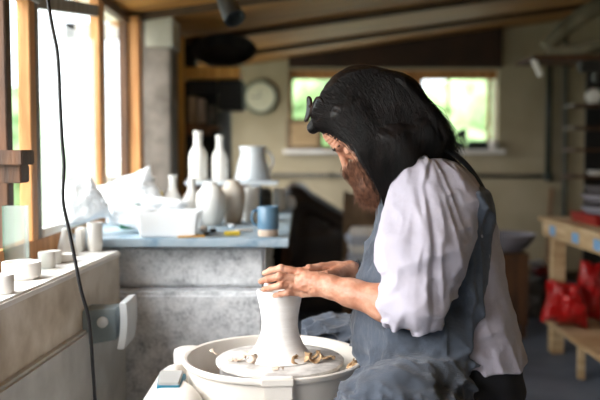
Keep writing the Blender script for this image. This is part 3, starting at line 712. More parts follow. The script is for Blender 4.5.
t.part('print', box(PX(291, YB), PX(318, YB), YB-.064, YB-.061, lz+.03, lz+.23), 'benchwood')
# armchair in the shade
f = Fld(axisgrid([(-.16, .02), (.75,)]), axisgrid([(5.2, .02), (6.3,)]), axisgrid([(0, .02), (1.05,)]))
def rb(f, x0, x1, y0, y1, z0, z1, r, k=.02):
    c = ((x0+x1)/2, (y0+y1)/2, (z0+z1)/2); h = ((x1-x0)/2-r, (y1-y0)/2-r, (z1-z0)/2-r)
    sl, X, Y, Z = f.sub((x0-.05, y0-.05, z0-.05), (x1+.05, y1+.05, z1+.05))
    qx = np.abs(X-c[0])-h[0]; qy = np.abs(Y-c[1])-h[1]; qz = np.abs(Z-c[2])-h[2]
    D = np.sqrt(np.maximum(qx, 0)**2+np.maximum(qy, 0)**2+np.maximum(qz, 0)**2)+np.minimum(np.maximum(qx, np.maximum(qy, qz)), 0)-r
    f.put(sl, D.astype(np.float32), k)
rb(f, -.08, .46, 5.45, 6.15, .06, .45, .05)
rb(f, -.08, .46, 5.45, 5.6, .06, .62, .06); rb(f, -.08, .46, 6.0, 6.15, .06, .62, .06)
f.cap((-.02, 5.5, .45), (-.04, 5.5, .84), .07); f.cap((-.02, 6.1, .45), (-.04, 6.1, .84), .07); rb(f, -.09, .05, 5.45, 6.15, .3, .90, .06)
f.cap((.0, 5.5, .82), (.38, 5.5, .6), .06, .05, .05); f.cap((.0, 6.1, .82), (.38, 6.1, .6), .06, .05, .05)
v, q = f.mesh()
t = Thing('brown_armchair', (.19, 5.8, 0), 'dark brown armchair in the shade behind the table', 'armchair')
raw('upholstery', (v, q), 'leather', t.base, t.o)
for y in (5.47, 6.03): t.part('side_panel', hexa([(-.09, y, .1), (.44, y, .1), (.44, y+.1, .1), (-.09, y+.1, .1)], [(-.09, y, .84), (.36, y, .52), (.36, y+.1, .52), (-.09, y+.1, .84)]), 'leather', bevel=.02)
for x in (-.04, .40):
    for y in (5.5, 6.06): t.part('leg', box(x, x+.04, y, y+.04, 0, .12), 'blackwood')
# wooden chair with folded cloths
x0, x1 = PX(345, 5.0), PX(376, 5.0)+.2
t = Thing('wooden_chair', ((x0+x1)/2, 5.2, 0), 'plain wooden chair behind the potter carrying folded cloths', 'chair')
t.part('seat', box(x0, x1, 4.92, 5.30, .43, .46), 'chairwood', bevel=.005)
t.part('backrest', box(x0+.02, x1-.02, 5.275, 5.295, .58, .87), 'chairwood', bevel=.004)
for x in (x0+.005, x1-.035):
    t.part('leg', box(x, x+.03, 4.93, 4.96, 0, .43), 'chairwood'); t.part('leg', box(x, x+.03, 5.26, 5.29, 0, .88), 'chairwood')
z = .461
for i, (h, m) in enumerate(((.06, 'paper'), (.05, 'bisque'), (.055, 'paper'), (.04, 'bisque'))):
    one('folded_cloth', rot(box(x0+.02+.01*(i % 2), x0+.20, 4.95, 5.2, z, z+h), R((i % 3-1)*4), (x0+.1, 5.05, 0)), m,
        ['pale blue folded cloth at the bottom of the pile on the chair', 'white folded cloth second from the bottom of the chair pile', 'pale blue folded cloth second from the top of the chair pile', 'thin white folded cloth on top of the chair pile'][i], 'cloth', 'folded cloths on the wooden chair', bevel=.012)
    z += h+.001
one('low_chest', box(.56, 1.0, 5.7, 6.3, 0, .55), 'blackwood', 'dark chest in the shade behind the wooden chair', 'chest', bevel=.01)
# ---------------------------------------------------------------- right hand side
bc = (PX(510, 5.1), 5.1, .0); rzb = PZ(233, 5.1)
t = Thing('basin_stand', bc, 'dark wooden stand carrying a grey basin behind the potter', 'stand')
t.part('cabinet', box(PX(498, 5.1), PX(526, 5.1), 5.0, 5.25, .08, rzb-.115), 'darkwood', bevel=.004)
for x in (PX(498, 5.1)+.01, PX(526, 5.1)-.04):
    for y in (5.01, 5.21): t.part('leg', box(x, x+.03, y, y+.03, 0, .08), 'darkwood')
one('grey_basin', lathe([(0, 0), (.09, 0), (.13, .02), (.18, .09), (.19, .112), (.18, .112), (.13, .035), (0, .02)], (bc[0]-.03, 5.1, rzb-.114), 40), 'greytray', 'wide shallow grey basin on the dark stand', 'basin', smooth='auto')
one('dark_tarpaulin', ico((PX(545, 5.6), 5.6, .17), .2, 4, .5, 3, 3, (.8, .8, .85)), 'tool', 'dark crumpled tarpaulin on the floor beyond the bench', 'tarpaulin', smooth=True)
one('floor_bucket', lathe([(0, 0), (.1, 0), (.12, .24), (.115, .24), (.095, .02), (0, .02)], (PX(526, 5.7), 5.7, .0), 32), 'darkgrey', 'dark bucket on the floor beside the tarpaulin', 'bucket', smooth='auto')
one('red_cloth', ico((PX(542, 5.4), 5.4, .36), .05, 3, .4, 3, 5, (1, 1, .8)), 'redtray', 'small red rag on the dark tarpaulin', 'cloth', smooth=True)
one('white_rag', ico((PX(538, 5.35), 5.36, .41), .045, 3, .4, 3, 8, (1.2, 1, .5)), 'paper', 'small white rag above the red rag', 'cloth', smooth=True)
# bench
bx0 = 1.385; bzt = .765
t = Thing('wooden_bench', (1.8, 3.9, 0), 'pale wooden bench at the right edge with a lower shelf', 'bench')
t.part('bench_top', box(bx0-.02, 2.1, 2.9, 4.76, bzt-.02, bzt), 'benchwood', bevel=.003)
t.part('side_rail', box(bx0, bx0+.03, 2.9, 4.74, bzt-.105, bzt-.02), 'benchwood', bevel=.003)
t.part('end_rail', box(bx0+.03, 2.1, 4.71, 4.74, bzt-.105, bzt-.02), 'benchwood', bevel=.003)
for y in (4.62, 2.95):
    t.part('leg', box(bx0+.03, bx0+.10, y, y+.08, 0, bzt-.02), 'benchwood', bevel=.003)
    t.part('leg', box(2.0, 2.07, y, y+.08, 0, bzt-.02), 'benchwood', bevel=.003)
t.part('lower_shelf', box(bx0, 2.1, 2.9, 4.74, .165, .19), 'benchwood', bevel=.003)
t.part('foot_block', box(bx0+.01, bx0+.04, 4.1, 4.14, 0, .165), 'benchwood')
for y in (4.55, 4.17, 3.86): t.part('tape_patch', box(bx0-.0015, bx0-.0002, y-.05, y+.05, bzt-.088, bzt-.036), 'tape')
one('red_tray', tub(1.46, 1.8, 4.1, 4.5, bzt+.001, .05), 'redtray', 'shallow red tray at the bottom of the stack on the bench', 'tray', bevel=.004)
zz = bzt+.052
for i, (r, h, m, lb) in enumerate(((.17, .035, 'greytray', 'pale grey dish directly on the red tray'), (.165, .03, 'darktray', 'dark dish in the middle of the stack on the bench'), (.17, .03, 'greytray', 'grey dish second from the top of the bench stack'), (.155, .045, 'darktray', 'dark rimmed dish topping the stack on the bench'))):
    one('stacked_dish', lathe([(0, 0), (r*.85, 0), (r, h*.8), (r, h), (r*.96, h), (r*.85, h*.5), (0, h*.5)], (1.63, 4.3, zz), 40), m, lb, 'dish', 'dishes stacked on the red tray', 'auto'); zz += h+.001
LS = .19
for c, size, sd_, ti, rz_, ln, tp, lb in (
        ((1.42, 4.44), (.13, .12, .07), 1, 12, 10, -25, .3, 'low red plastic bag at the far end of the lower shelf'),
        ((1.66, 4.22), (.15, .17, .08), 4, -10, -8, -8, .45, 'tall upright red plastic bag in the middle of the lower shelf'),
        ((1.60, 4.56), (.09, .17, .05), 7, 8, 0, -4, .2, 'red bag standing behind the tall upright red bag'),
        ((1.54, 3.80), (.15, .085, .10), 9, 6, 20, -20, .1, 'nearest flat red plastic bag on the lower shelf')):
    bag(c, size, sd_, lb, 'red', 'bag', 'red bags under the bench', 'red_bag', LS+.001, R(ti), R(rz_), R(ln), tp)
# wall shelves on the right
t = Thing('wall_shelving', (2.3, 5.9, 0), 'brown wall shelving in the right corner', 'shelf')
for py in (105, 128, 150, 177): t.part('shelf_board', box(PX(573, 5.8), 2.7, 5.8, 6.05, PZ(py+1.5, 5.8), PZ(py-1.5, 5.8)), 'darkwood', bevel=.002)
t.part('black_backing', box(PX(584, 6.06), 2.7, 6.06, 6.08, 0, PZ(60, 6.06)), 'blackwood')  # black sheet put in for the dark gaps behind the boards
t.part('upright', box(2.64, 2.7, 5.8, 6.05, 0, PZ(60, 6.06)), 'darkwood')
z1 = PZ(103.5, 5.8)
one('white_cloth', ico((PX(594, 5.85), 5.9, z1+.05), .06, 3, .4, 3, 3, (.9, .8, 1)), 'bisque', 'white crumpled cloth on the top wall shelf', 'cloth', smooth=True)
one('white_dish', lathe([(0, 0), (.04, 0), (.07, .03), (.065, .03), (0, .01)], (PX(598, 5.85), 5.9, PZ(175.5, 5.8)+.001), 24), 'bisque', 'small white dish on the lowest wall shelf', 'dish', smooth='auto')
# timber store under the ceiling
t = Thing('timber_shelf', (1.9, 5.1, 1.6), 'high shelf under the ceiling at the top right', 'shelf')
t.part('board', box(PX(528, 5.0), 2.7, 4.95, 5.35, PZ(60, 5.0), PZ(56, 5.0)), 'darkwood', bevel=.003)
t.part('bracket', tube([P(533, 59, 5.0), P(541, 76, 5.0)], .018, 8), 'bisque', 'auto')
t.part('dark_shape', join(box(PX(578, 5.0), PX(600, 5.0), 5.0, 5.06, PZ(72, 5.0), PZ(60, 5.0)), box(PX(592, 5.0), PX(600, 5.0), 5.0, 5.06, PZ(82, 5.0), PZ(72, 5.0))), 'iron', bevel=.01)  # dark blocks stand in for a dark glove hanging at the shelf
t.part('bracket', box(2.6, 2.7, 5.0, 5.3, PZ(80, 5.0), PZ(60, 5.0)), 'darkwood')
def branch(pts, r, seed, label):
    v, f_ = tube(smoothpts(pts, 20), r, 12)
    n = noise(v[:, 0]*14+seed, v[:, 1]*14, v[:, 2]*14)-.5
    v = v+(n[:, None]*.03)
    one('driftwood_branch', (v, f_), 'drift', label, 'branch', 'weathered branches on the high shelf', True)
branch([P(547, 47, 5.12), P(560, 33, 5.12), P(580, 17, 5.12), P(615, -4, 5.12)], .05, 1, 'upper weathered branch rising to the right under the ceiling')
branch([P(549, 52, 4.99), P(575, 49, 4.99), P(620, 40, 4.99)], .03, 2, 'lower weathered branch lying on the high shelf')
branch([P(560, 52, 5.27), P(585, 50, 5.27), P(620, 46, 5.27)], .03, 3, 'flat weathered branch at the back of the high shelf')
# ---------------------------------------------------------------- potter's wheel
WC = (-.066, 2.12); HC = (-.052, 2.12); RZ = .618; BT = .612
t = Thing('pottery_wheel', (WC[0], WC[1], 0), "white electric potter's wheel with deep round splash pan", 'pottery wheel')
t.part('splash_pan', lathe([(.0, .480), (.200, .480), (.214, .490), (.224, .595), (.226, .604), (.233, .606), (.2365, .612), (.236, .619), (.231, .6215), (.224, .619), (.220, .610), (.208, .51), (.195, .500), (.0, .500)], (WC[0], WC[1], 0), 128), 'plastic', 'auto')
t.part('wheel_head', lathe([(0, .505), (.04, .505), (.04, .545), (.152, .550), (.155, .556), (.155, .596), (.150, .598), (0, .598)], (HC[0], HC[1], 0), 96), 'head', 'auto')
t.part('bat', lathe([(0, .599), (.161, .599), (.1645, .602), (.165, .609), (.161, BT), (.12, BT+.0015), (0, BT+.001)], (HC[0], HC[1], 0), 96, lambda a, z: .004*math.sin(5*a)), 'slip', 'auto')
# pan lobe and clip
lobe = [(.2*math.cos(a)*.16, .2*math.sin(a)*.12) for a in np.linspace(0, 2*math.pi, 12, endpoint=False)]
lc = (PX(188, 2.27), 2.27)
t.part('pan_lobe', lathe([(0, .50), (.034, .50), (.040, .51), (.044, .590), (.041, .600), (.034, .604), (0, .604)], (lc[0]+.002, lc[1]-.01, 0), 40), 'plastic', 'auto')
ca = R(-92)
cl = box(-.034, .034, -.242, -.226, .50, .612); cl = (cl[0]+(WC[0], WC[1], 0), cl[1])
t.part('pan_clip', rot(cl, R(4), (WC[0], WC[1], 0)), 'plastic', bevel=.003)
cl2 = box(-.040, .036, -.246, -.222, .606, .626); cl2 = (cl2[0]+(WC[0], WC[1], 0), cl2[1])
t.part('clip_cap', rot(cl2, R(4), (WC[0], WC[1], 0)), 'plastic', bevel=.003)
# housing
hz = t.part('housing', join(box(-.36, .20, 1.90, 2.44, .22, .478)), 'plastic', True, bevel=.03)
pod = hexa([(-.425, 1.80, .26), (-.25, 1.80, .26), (-.25, 2.22, .26), (-.425, 2.22, .26)], [(-.385, 1.86, .592), (-.25, 1.86, .592), (-.27, 2.19, .590), (-.370, 2.19, .590)])
fp = Fld(axisgrid([(-.42, .006), (-.16,)]), axisgrid([(1.76, .006), (2.26,)]), axisgrid([(.24, .006), (.62,)]))
rb(fp, -.378, -.22, 1.86, 2.2, .28, .590, .06)
sl, X, Y, Z = fp.sub((-9, -9, -9), (9, 9, 9)); fp.put(sl, (.245-np.sqrt((X-WC[0])**2+(Y-WC[1])**2)+0*Z).astype(np.float32), .01, 'and')
raw('side_pod', fp.mesh(), 'plastic', t.base, t.o)
pz = .587
def quad(px4, d4): return [np.array((PX(a, d), d)) for a, d in zip(px4, d4)]
q4 = [(-.335, 1.935), (-.285, 1.935), (-.29, 2.05), (-.350, 2.05)]
t.part('control_panel', hexa([(x, y, .575) for x, y in q4], [(x, y, .599) for x, y in q4]), 'plasticgrey', bevel=.003)
t.part('panel_edge', hexa([(x, y, .580) for x, y in [(-.337, 1.927), (-.283, 1.927), (-.283, 2.04), (-.35, 2.04)]], [(x, y, .5935) for x, y in [(-.337, 1.927), (-.283, 1.927), (-.283, 2.04), (-.35, 2.04)]]), 'teal', bevel=.002)
for x, y in ((-.32, 1.95), (.16, 1.95), (-.32, 2.39), (.16, 2.39)):
    t.part('leg', tube([(x, y, 0), (x, y, .23)], .02, 16), 'darkgrey', 'auto')
# vase being thrown
vc = (HC[0], HC[1], BT+.002)
prof = [(0, 0), (.088, 0), (.086, .004), (.078, .012), (.068, .024), (.0595, .038), (.052, .056), (.0475, .076), (.0465, .092), (.048, .110), (.0515, .130), (.0555, .150), (.0585, .166), (.0590, .172), (.0570, .1755), (.0520, .1765), (.0470, .1740), (.0445, .165), (.041, .13), (.038, .09), (.040, .05), (.0, .03)]
pp = np.array(smoothpts(np.array([(r, z, 0) for r, z in prof]), 110))[:, :2]
pp = [(max(0, r)+.0005*math.sin(z*900), z) for r, z in pp]; pp[0] = (0, 0); pp[-1] = (0, pp[-1][1])
vase = one('clay_vase', lathe(pp, vc, 96), 'clay', 'wet white waisted clay vase on the spinning wheel head', 'vase', smooth=True)
one('clay_lump', ico(P(267.5, 285.5, 2.075), .0085, 2, .25, 3, 2, (1.2, .9, 1)), 'clay', 'tiny wet white clay lump pinched between the fingertips', 'lump', smooth=True)
# shavings
def curl(px, py, dd, length, w, turns, lift, ang, label, seed, m='shaving'):
    c = P(px, py, dd); c[2] = BT+.003
    n = 26; pts = []; nr = []
    rs = np.random.RandomState(seed)
    for i in range(n):
        s = i/(n-1); a = turns*2*math.pi*s
        r = lift*(1-.3*s)
        pts.append((s*length+r*.6*math.sin(a), .3*w*math.sin(a*.7+seed), r*(1-math.cos(a))*.9)); nr.append((math.sin(a)+.05, .25, -math.cos(a)))
    v, f = ribbon(pts, np.array(nr), w, .0014)
    v = rot((v, f), ang, (0, 0, 0))[0]; v[:, 2] -= v[:, 2].min(); v += c
    one('clay_shaving', (v, f), m, label, 'shaving', 'clay trimmings on the bat', True)
for a in ((302, 358, 2.06, .045, .020, 1.4, .013, .2, 'tan curled shaving against the foot of the vase, tallest of the trimmings', 1),
          (297, 362, 2.04, .040, .018, 1.1, .009, 2.1, 'tan shaving in front of the tallest curl', 2),
          (310, 354, 2.10, .050, .012, 1.2, .012, .0, 'thin looping shaving right of the vase foot', 3),
          (322, 357, 2.10, .035, .010, .8, .004, -.3, 'short flat shaving farthest right on the bat', 4),
          (236, 358, 2.08, .055, .014, .9, .006, .3, 'long pale shaving left of the vase', 5),
          (250, 360, 2.05, .040, .018, 1.0, .009, 1.0, 'broad pale shaving left of the vase foot', 6),
          (228, 362, 2.08, .030, .010, .8, .003, -.5, 'small flat shaving near the left rim of the bat', 7),
          (219, 352, 2.14, .028, .012, .5, .006, 2.6, 'pale shaving overhanging the left rim of the bat', 8),
          (272, 366, 1.99, .030, .010, .7, .003, .2, 'small pale shaving at the front of the bat', 9),
          (246, 354, 2.16, .030, .009, .8, .004, .4, 'slim shaving behind the broad pale one', 10)):
    curl(*a, m='shaving' if a[0] > 290 else 'mugbase')
hp = P(349, 367, 2.06)
hl = [ico((.136, 2.06, .592), .017, 3, .3, 4, 4, (.8, 1.1, 1))]
for i in range(9):
    A = i*.9; cx_, cy_ = .136+.006*math.cos(A), 2.06+.014*math.sin(A*1.7); r_ = .011+.004*((i*7) % 3)/2
    hl.append(ribbon([(cx_+r_*math.cos(u_+A)*math.cos(A), cy_+r_*math.cos(u_+A)*math.sin(A), .600+.004*(i % 3)+r_*math.sin(u_+A)*.8) for u_ in np.linspace(0, 5, 18)], [(math.sin(A), -math.cos(A), .2)]*18, .007, .0014))
hl.append(ico((.137, 2.06, .553), .022, 2, .3, 4, 6, (.8, 1.2, 1.5)))
v, f_ = join(*hl)
one('trimmings_heap', (v, f_), 'shaving', 'heap of tan trimmings inside the pan beside the apron', 'heap', smooth=True)

# ---------------------------------------------------------------- the potter
BASE = np.array((.40, 2.1, 0.))
pot = Thing('potter', BASE, 'long-haired bearded person in white shirt and grey-blue apron throwing a vase', 'person')
PH = R(57)
HF = np.array((-math.cos(PH), 0, -math.sin(PH))); HU = np.array((-math.sin(PH), 0, math.cos(PH))); HL = np.array((0, -1., 0))
HCN = P(367, 125, 2.09)
def H(f, u, l=0): return HCN+HF*f+HU*u+HL*l
AX = [HF, HU, HL]
# joints
sN, sF = P(415, 200, 1.95), P(415, 196, 2.27)
eN, eF = P(414, 311, 1.885), P(415, 305, 2.34)
wN, wF = P(331, 287, 1.985), P(350, 269.5, 2.215)
pel = np.array((.45, 2.1, .58)); chest = P(440, 235, 2.1); neckb = P(424, 178, 2.1)
hN, kN, aN = np.array((.42, 2.0, .53)), np.array((.19, 1.80, .565)), np.array((.13, 1.74, .10))
hF, kF, aF = np.array((.42, 2.2, .53)), np.array((.085, 2.44, .56)), np.array((.07, 2.46, .10))
b = Fld(axisgrid([(-.125, .0022), (.09, .0035), (.62,)]), axisgrid([(1.66, .005), (1.94, .0024), (2.24, .005), (2.56,)]), axisgrid([(0, .010), (.66, .005), (.765, .0022), (.875, .0045), (1.04, .0032), (1.36,)]))
# torso and legs (under the clothes)
b.ell(pel+(-.03, 0, 0), (.105, .14, .10), k=.03); b.cap(pel, chest, .11, .115, .05); b.cap(chest+(0, -.07, 0), chest+(0, .07, 0), .095, None, .05)
b.cap(chest, neckb, .09, .055, .05); b.cap(sN+(0.02, .03, -.01), sF+(0.02, -.03, -.01), .05, None, .04)
b.chain([hN, kN, aN], [.085, .055, .04], .03); b.chain([hF, kF, aF], [.085, .055, .04], .03)
b.cap(aN, aN+(-.14, 0, -.05), .04, .032, .02); b.cap(aF, aF+(-.14, 0, -.05), .04, .032, .02)
# arms
def fore(e, w):
    m = e+(w-e)*.32
    return [e, m, e+(w-e)*.75, w], [.040, .042, .031, .0275]
b.cap(sN, eN, .050, .040, .03); b.cap(sF, eF, .050, .040, .03)
q, r = fore(eN, wN); b.chain(q, r, .02)
q, r = fore(eF, wF); b.chain(q, [.036, .037, .028, .025], .02)
# near hand
def finger(js, rs):
    for i in range(len(js)-1): b.cap(js[i], js[i+1], rs[i], rs[i+1], .0022)
    for i in (1, 2): b.ell(js[i]+(0, -.0012, .001), (rs[i]*1.06,)*3, k=.003)
mcp = [P(300, 272.2, 2.035), P(297.5, 279, 2.018), P(298.5, 286.5, 2.012), P(303, 293, 2.018)]
fin = [[P(281, 268.3, 2.035), P(271, 270.6, 2.05), P(264.5, 273.3, 2.062)],
       [P(279.5, 276.6, 2.010), P(268, 279.2, 2.025), P(261, 281.4, 2.045)],
       [P(281, 285.2, 2.005), P(270.5, 288.0, 2.022), P(264, 289.4, 2.040)],
       [P(288, 292.3, 2.010), P(280.5, 294.2, 2.022), P(274.5, 295.6, 2.035)]]
fr = [(.0100, .0092, .0080, .0068), (.0100, .0094, .0082, .0070), (.0098, .0090, .0080, .0068), (.0088, .0080, .0070, .0060)]
for m_, f_, r_ in zip(mcp, fin, fr):
    b.cap(wN+(m_-wN)*.15, m_, .0185, .0110, .006)
    b.ell(m_+(0, -.002, .001), (.0112, .0105, .0100), k=.004)
    finger([m_]+f_, r_)
b.ell(wN+(mcp[1]-wN)*.5+(0, .004, 0), (.040, .014, .026), k=.012)
b.cap(wN, wN+(mcp[1]-wN)*.3, .026, .023, .015)
# near thumb, leaving the side of the palm and reaching over the rim
th = [wN+(mcp[0]-wN)*.25+(0, .018, .004), P(306, 277, 2.075), P(292, 279, 2.10), P(282, 282, 2.105)]
b.cap(th[0], th[1], .018, .0135, .012); b.cap(th[1], th[2], .0125, .0105, .003); b.cap(th[2], th[3], .0105, .0085, .003)
# far hand, seen above and behind the near one
mcf = [P(322, 266.5, 2.185), P(318, 270, 2.20), P(318, 276, 2.205), P(322, 281, 2.20)]
ff = [[P(309, 268.5, 2.165), P(300, 272, 2.155), P(294, 276, 2.15)], [P(304, 271, 2.185), P(295, 275, 2.17), P(289, 280, 2.16)],
      [P(303, 277, 2.19), P(294, 282, 2.18), P(289, 286, 2.17)], [P(307, 283, 2.19), P(299, 287, 2.18), P(294, 290, 2.175)]]
for m_, f_, r_ in zip(mcf, ff, fr):
    b.cap(wF+(m_-wF)*.15, m_, .0175, .0110, .006); finger([m_]+f_, r_)
b.ell(wF+(mcf[1]-wF)*.5, (.038, .014, .022), k=.012)
b.cap(wF+(mcf[0]-wF)*.2+(0, -.012, 0), P(327, 275, 2.15), .016, .012, .01); b.cap(P(327, 275, 2.15), P(311, 277, 2.14), .0118, .0095, .003); b.cap(P(311, 277, 2.14), P(300, 280, 2.135), .0095, .008, .003)
# knuckle creases and tendons
def crease(x, y, z):
    d = np.sqrt(((x+.005)/.11)**2+((z-.82)/.05)**2)
    m = np.clip(1.4-d, 0, 1)*(y < 2.25)
    return m*(.0014*(np.abs(noise(x*150, y*90, z*70)*2-1)-.4)+.0018*(np.abs(noise(x*55+z*60, y*110, z*240-x*80)*2-1)-.4))
b.near(crease, .01)
# neck and head
b.cap(neckb, H(-.05, -.05), .062, .060, .03)
b.ell(H(-.018, .035), (.100, .088, .077), AX, .01); b.ell(H(.030, -.030), (.064, .090, .060), AX, .03)
b.ell(H(.045, .052), (.046, .045, .058), AX, .02)
b.cap(H(.084, .031, -.030), H(.084, .031, .030), .0115, None, .014)
b.cap(H(.090, .020), H(.118, -.018), .0085, .0105, .010); b.ell(H(.1185, -.022), (.0125, .0115, .0135), AX, .007)
for s in (-1, 1):
    b.ell(H(.104, -.027, .0125*s), (.011, .0085, .0075), AX, .005)
    b.ell(H(.094, .008, .033*s), (.016, .013, .018), AX, .012, 'cut')
    b.ell(H(.0755, .007, .032*s), (.0145, .0125, .015), AX, .004)
    b.cap(H(.0900, .0045, .022*s), H(.0860, .0045, .043*s), .0022, None, .003)
    b.ell(H(.062, -.028, .042*s), (.024, .026, .022), AX, .015)
    b.cap(H(-.015, -.045, .056*s), H(.070, -.092, .02*s), .022, .018, .02)
    b.ell(H(-.012, -.004, .079*s), (.018, .031, .008), AX, .004); b.ell(H(-.010, .0, .086*s), (.009, .018, .006), AX, .004, 'cut')
    b.ell(H(.1085, -.036, .006*s), (.004, .004, .003), AX, .002, 'cut')
b.cap(H(.097, -.055, -.016), H(.097, -.055, .016), .0068, None, .005); b.cap(H(.094, -.068, -.014), H(.094, -.068, .014), .0072, None, .005)
b.cap(H(.106, -.0615, -.02), H(.106, -.0615, .02), .002, None, .002, 'cut')
b.ell(H(.078, -.093), (.026, .022, .026), AX, .015)
def brow(x, y, z):
    q = np.stack([x-HCN[0], y-HCN[1], z-HCN[2]], 1); f = q @ HF; u = q @ HU
    return np.where((f > .06) & (u > .035) & (u < .085), .0009*np.sin(u*620+3*noise(x*40, y*30, z*40)), 0)
b.near(brow, .01)
raw('body', b.mesh(), 'skin', BASE, pot.o)
for s in (-1, 1): pot.part('eye', ico(H(.0775, .006, .032*s), .0122, 3, 0), 'eye', True)
# ---- shirt
g = Fld(axisgrid([(.06, .0042), (.62,)]), axisgrid([(1.74, .0045), (2.50,)]), axisgrid([(.57, .0045), (1.20,)]))
rows = [(156, 404, 442, .085), (163, 397, 456, .13), (172, 392, 466, .155), (190, 386, 481, .18), (215, 386, 491, .175), (250, 377, 499, .165), (290, 368, 507, .165), (325, 368, 516, .168), (350, 380, 524, .172), (362, 378, 527, .177), (372, 380, 528, .177)]
TR = [(PZ(y, 2.1), PX(a, 2.1), PX(c, 2.1), 2.1, w) for y, a, c, w in rows]
g.loft(TR, .01, 2.2)
HEM = PZ(364, 2.05)
def sleeve(F, s, inf=0):
    Yf = lambda y: y if s < 0 else 4.2-y
    A = lambda x, y, d: P(x, y, d)*(1, 0, 1)+np.array((0 if s < 0 else .04, Yf(d), 0))
    F.cap(A(425, 197, 1.965), A(420, 250, 1.905), .088+inf, .090+inf, .03)
    F.cap(A(438, 205, 1.97), A(431, 255, 1.93), .092+inf, .076+inf, .03)
    F.cap(A(420, 250, 1.905), A(414, 296, 1.885), .088+inf, .068+inf, .03)
    F.cap(A(413, 298, 1.885), A(404, 304, 1.893), .066+inf, .050+inf, .03)
sleeve(g, -1); sleeve(g, 1)
g.cap(P(412, 171, 1.99), P(412, 171, 2.21), .035, None, .04)
# folds
def ridge(n): return 1-np.abs(2*n-1)
def sfold(x, y, z):
    # folds fan out from the shoulder seam and crush above the cuff
    dx = x-.27; dz = 1.16-z; ang = np.arctan2(dx, dz+.10); rad = np.hypot(dx, dz)
    arm = np.clip((2.06-y)/.1, 0, 1)
    lo = np.clip((.86-z)/.12, 0, 1)*arm*np.clip((.40-x)/.06, 0, 1)
    f1 = ridge(noise(ang*5.0+1.7+2*z, rad*5+y*3, y*5+x*3))**1.3*(.3+.9*noise(x*9+3, y*7, z*9))*np.clip((1.10-z)/.08, .15, 1)
    f2 = ridge(noise(ang*14+4, rad*7, y*9+2))**2
    f3 = ridge(noise(x*18+z*9, y*16, z*34-x*16))**1.8
    back = ridge(noise(x*9+z*4, y*6, z*9))**1.5
    xs_ = np.interp(z, [PZ(250, 1.85), PZ(215, 1.87), PZ(185, 1.9), PZ(157, 2.0)], [PX(428, 1.85), PX(425, 1.87), PX(420, 1.9), PX(424, 2.0)])
    seam = np.exp(-((x-xs_)/.006)**2)*np.clip((z-PZ(262, 1.85))/.03, 0, 1)*(y < 2.08)
    f4 = ridge(noise(x*20+z*6, y*16, z*24-x*8))**1.5
    return .0080-.005*seam+.0035*np.exp(-((x-xs_-.008)/.006)**2)*(y < 2.08)-.006*f4-(.012*f1+.007*f2)*(.30+.70*arm)-.013*f3*lo-.006*back*(1-arm)+.0014*(noise(x*60, y*60, z*60)-.5)
g.near(sfold, .05)
# shoulder seam and hem
sm = [P(424, 157, 2.00), P(417, 166, 1.95), P(418, 190, 1.885), P(422, 215, 1.855), P(424, 245, 1.83)]
sl, X, Y, Z = g.sub((.06, 1.7, HEM-.05), (.7, 2.5, HEM+.03))
hem = HEM+.004*np.sin(X*40+Y*30)
g.put(sl, (hem-Z+0*Y).astype(np.float32), .006, 'and')
sh = raw('shirt', g.mesh(), 'shirt', BASE, pot.o)
# rolled cuff
ca_, cb_ = P(389, 299, 1.905), P(384, 297.5, 1.91)
def ring(c, n, r, rt, seed, k=40):
    n = np.array(n)/np.linalg.norm(n); a = np.cross(n, (0, 1, 0)); a /= np.linalg.norm(a); bb = np.cross(n, a)
    pts = [c+(r+.003*math.sin(3*t_+seed)+.002*math.sin(7*t_))*(a*math.cos(t_)+bb*math.sin(t_))+n*.004*math.sin(2*t_+seed) for t_ in np.linspace(0, 2*math.pi, k, endpoint=False)]
    return tube(pts, [rt*(1+.3*math.sin(5*t_+seed)) for t_ in np.linspace(0, 2*math.pi, k, endpoint=False)], 8, True)
dN = wN-eN; dF = wF-eF
pot.part('cuff', ring(P(394, 303, 1.90), dN, .047, .0075, 1), 'shirt', True); pot.part('cuff', ring(P(391, 293, 2.295), dF, .046, .007, 2), 'shirt', True)
# collar
pot.part('collar', ribbon(smoothpts([P(398, 172, 2.0), P(412, 160, 2.02), P(428, 154, 2.08), P(428, 154, 2.14), P(412, 160, 2.18), P(396, 172, 2.18)], 40), (0, -.6, .8), .03, .004), 'shirt', True)
# ---- trousers
g = Fld(axisgrid([(.0, .009), (.64,)]), axisgrid([(1.66, .009), (2.56,)]), axisgrid([(.06, .010), (.66,)]))
g.loft([(z, x0, x1, 2.1, w) for z, x0, x1, w in ((.64, .22, PX(516, 2.1), .16), (.60, .21, PX(523, 2.1), .172), (.54, .21, PX(526, 2.1), .178), (.49, .24, PX(522, 2.1), .17), (.455, .30, PX(508, 2.1), .14))], .01, 2.3)
g.chain([hN, kN, aN+(0, 0, .0)], [.098, .070, .058], .04); g.chain([hF, kF, aF+(0, 0, .0)], [.098, .070, .058], .04)
g.near(lambda x, y, z: .006*(ridge(noise(x*14, y*14, z*22))-.5), .05)
raw('trousers', g.mesh(), 'trouser', BASE, pot.o)
# ---- shoes
for a in (aN, aF):
    g = Fld(axisgrid([(a[0]-.24, .006), (a[0]+.08,)]), axisgrid([(a[1]-.08, .006), (a[1]+.08,)]), axisgrid([(-.02, .006), (.16,)]))
    g.cap(a+(.02, 0, 0), a+(.01, 0, -.05), .048, .05, .02); g.cap(a+(.02, 0, -.06), a+(-.15, 0, -.07), .042, .045, .03); g.cap(a+(.03, 0, -.085), a+(-.16, 0, -.085), .038, .043, .01)
    sl, X, Y, Z = g.sub((-9, -9, -9), (9, 9, 9)); g.put(sl, (.004-Z+0*X+0*Y).astype(np.float32), .002, 'and')
    raw('shoe', g.mesh(), 'shoe', BASE, pot.o)
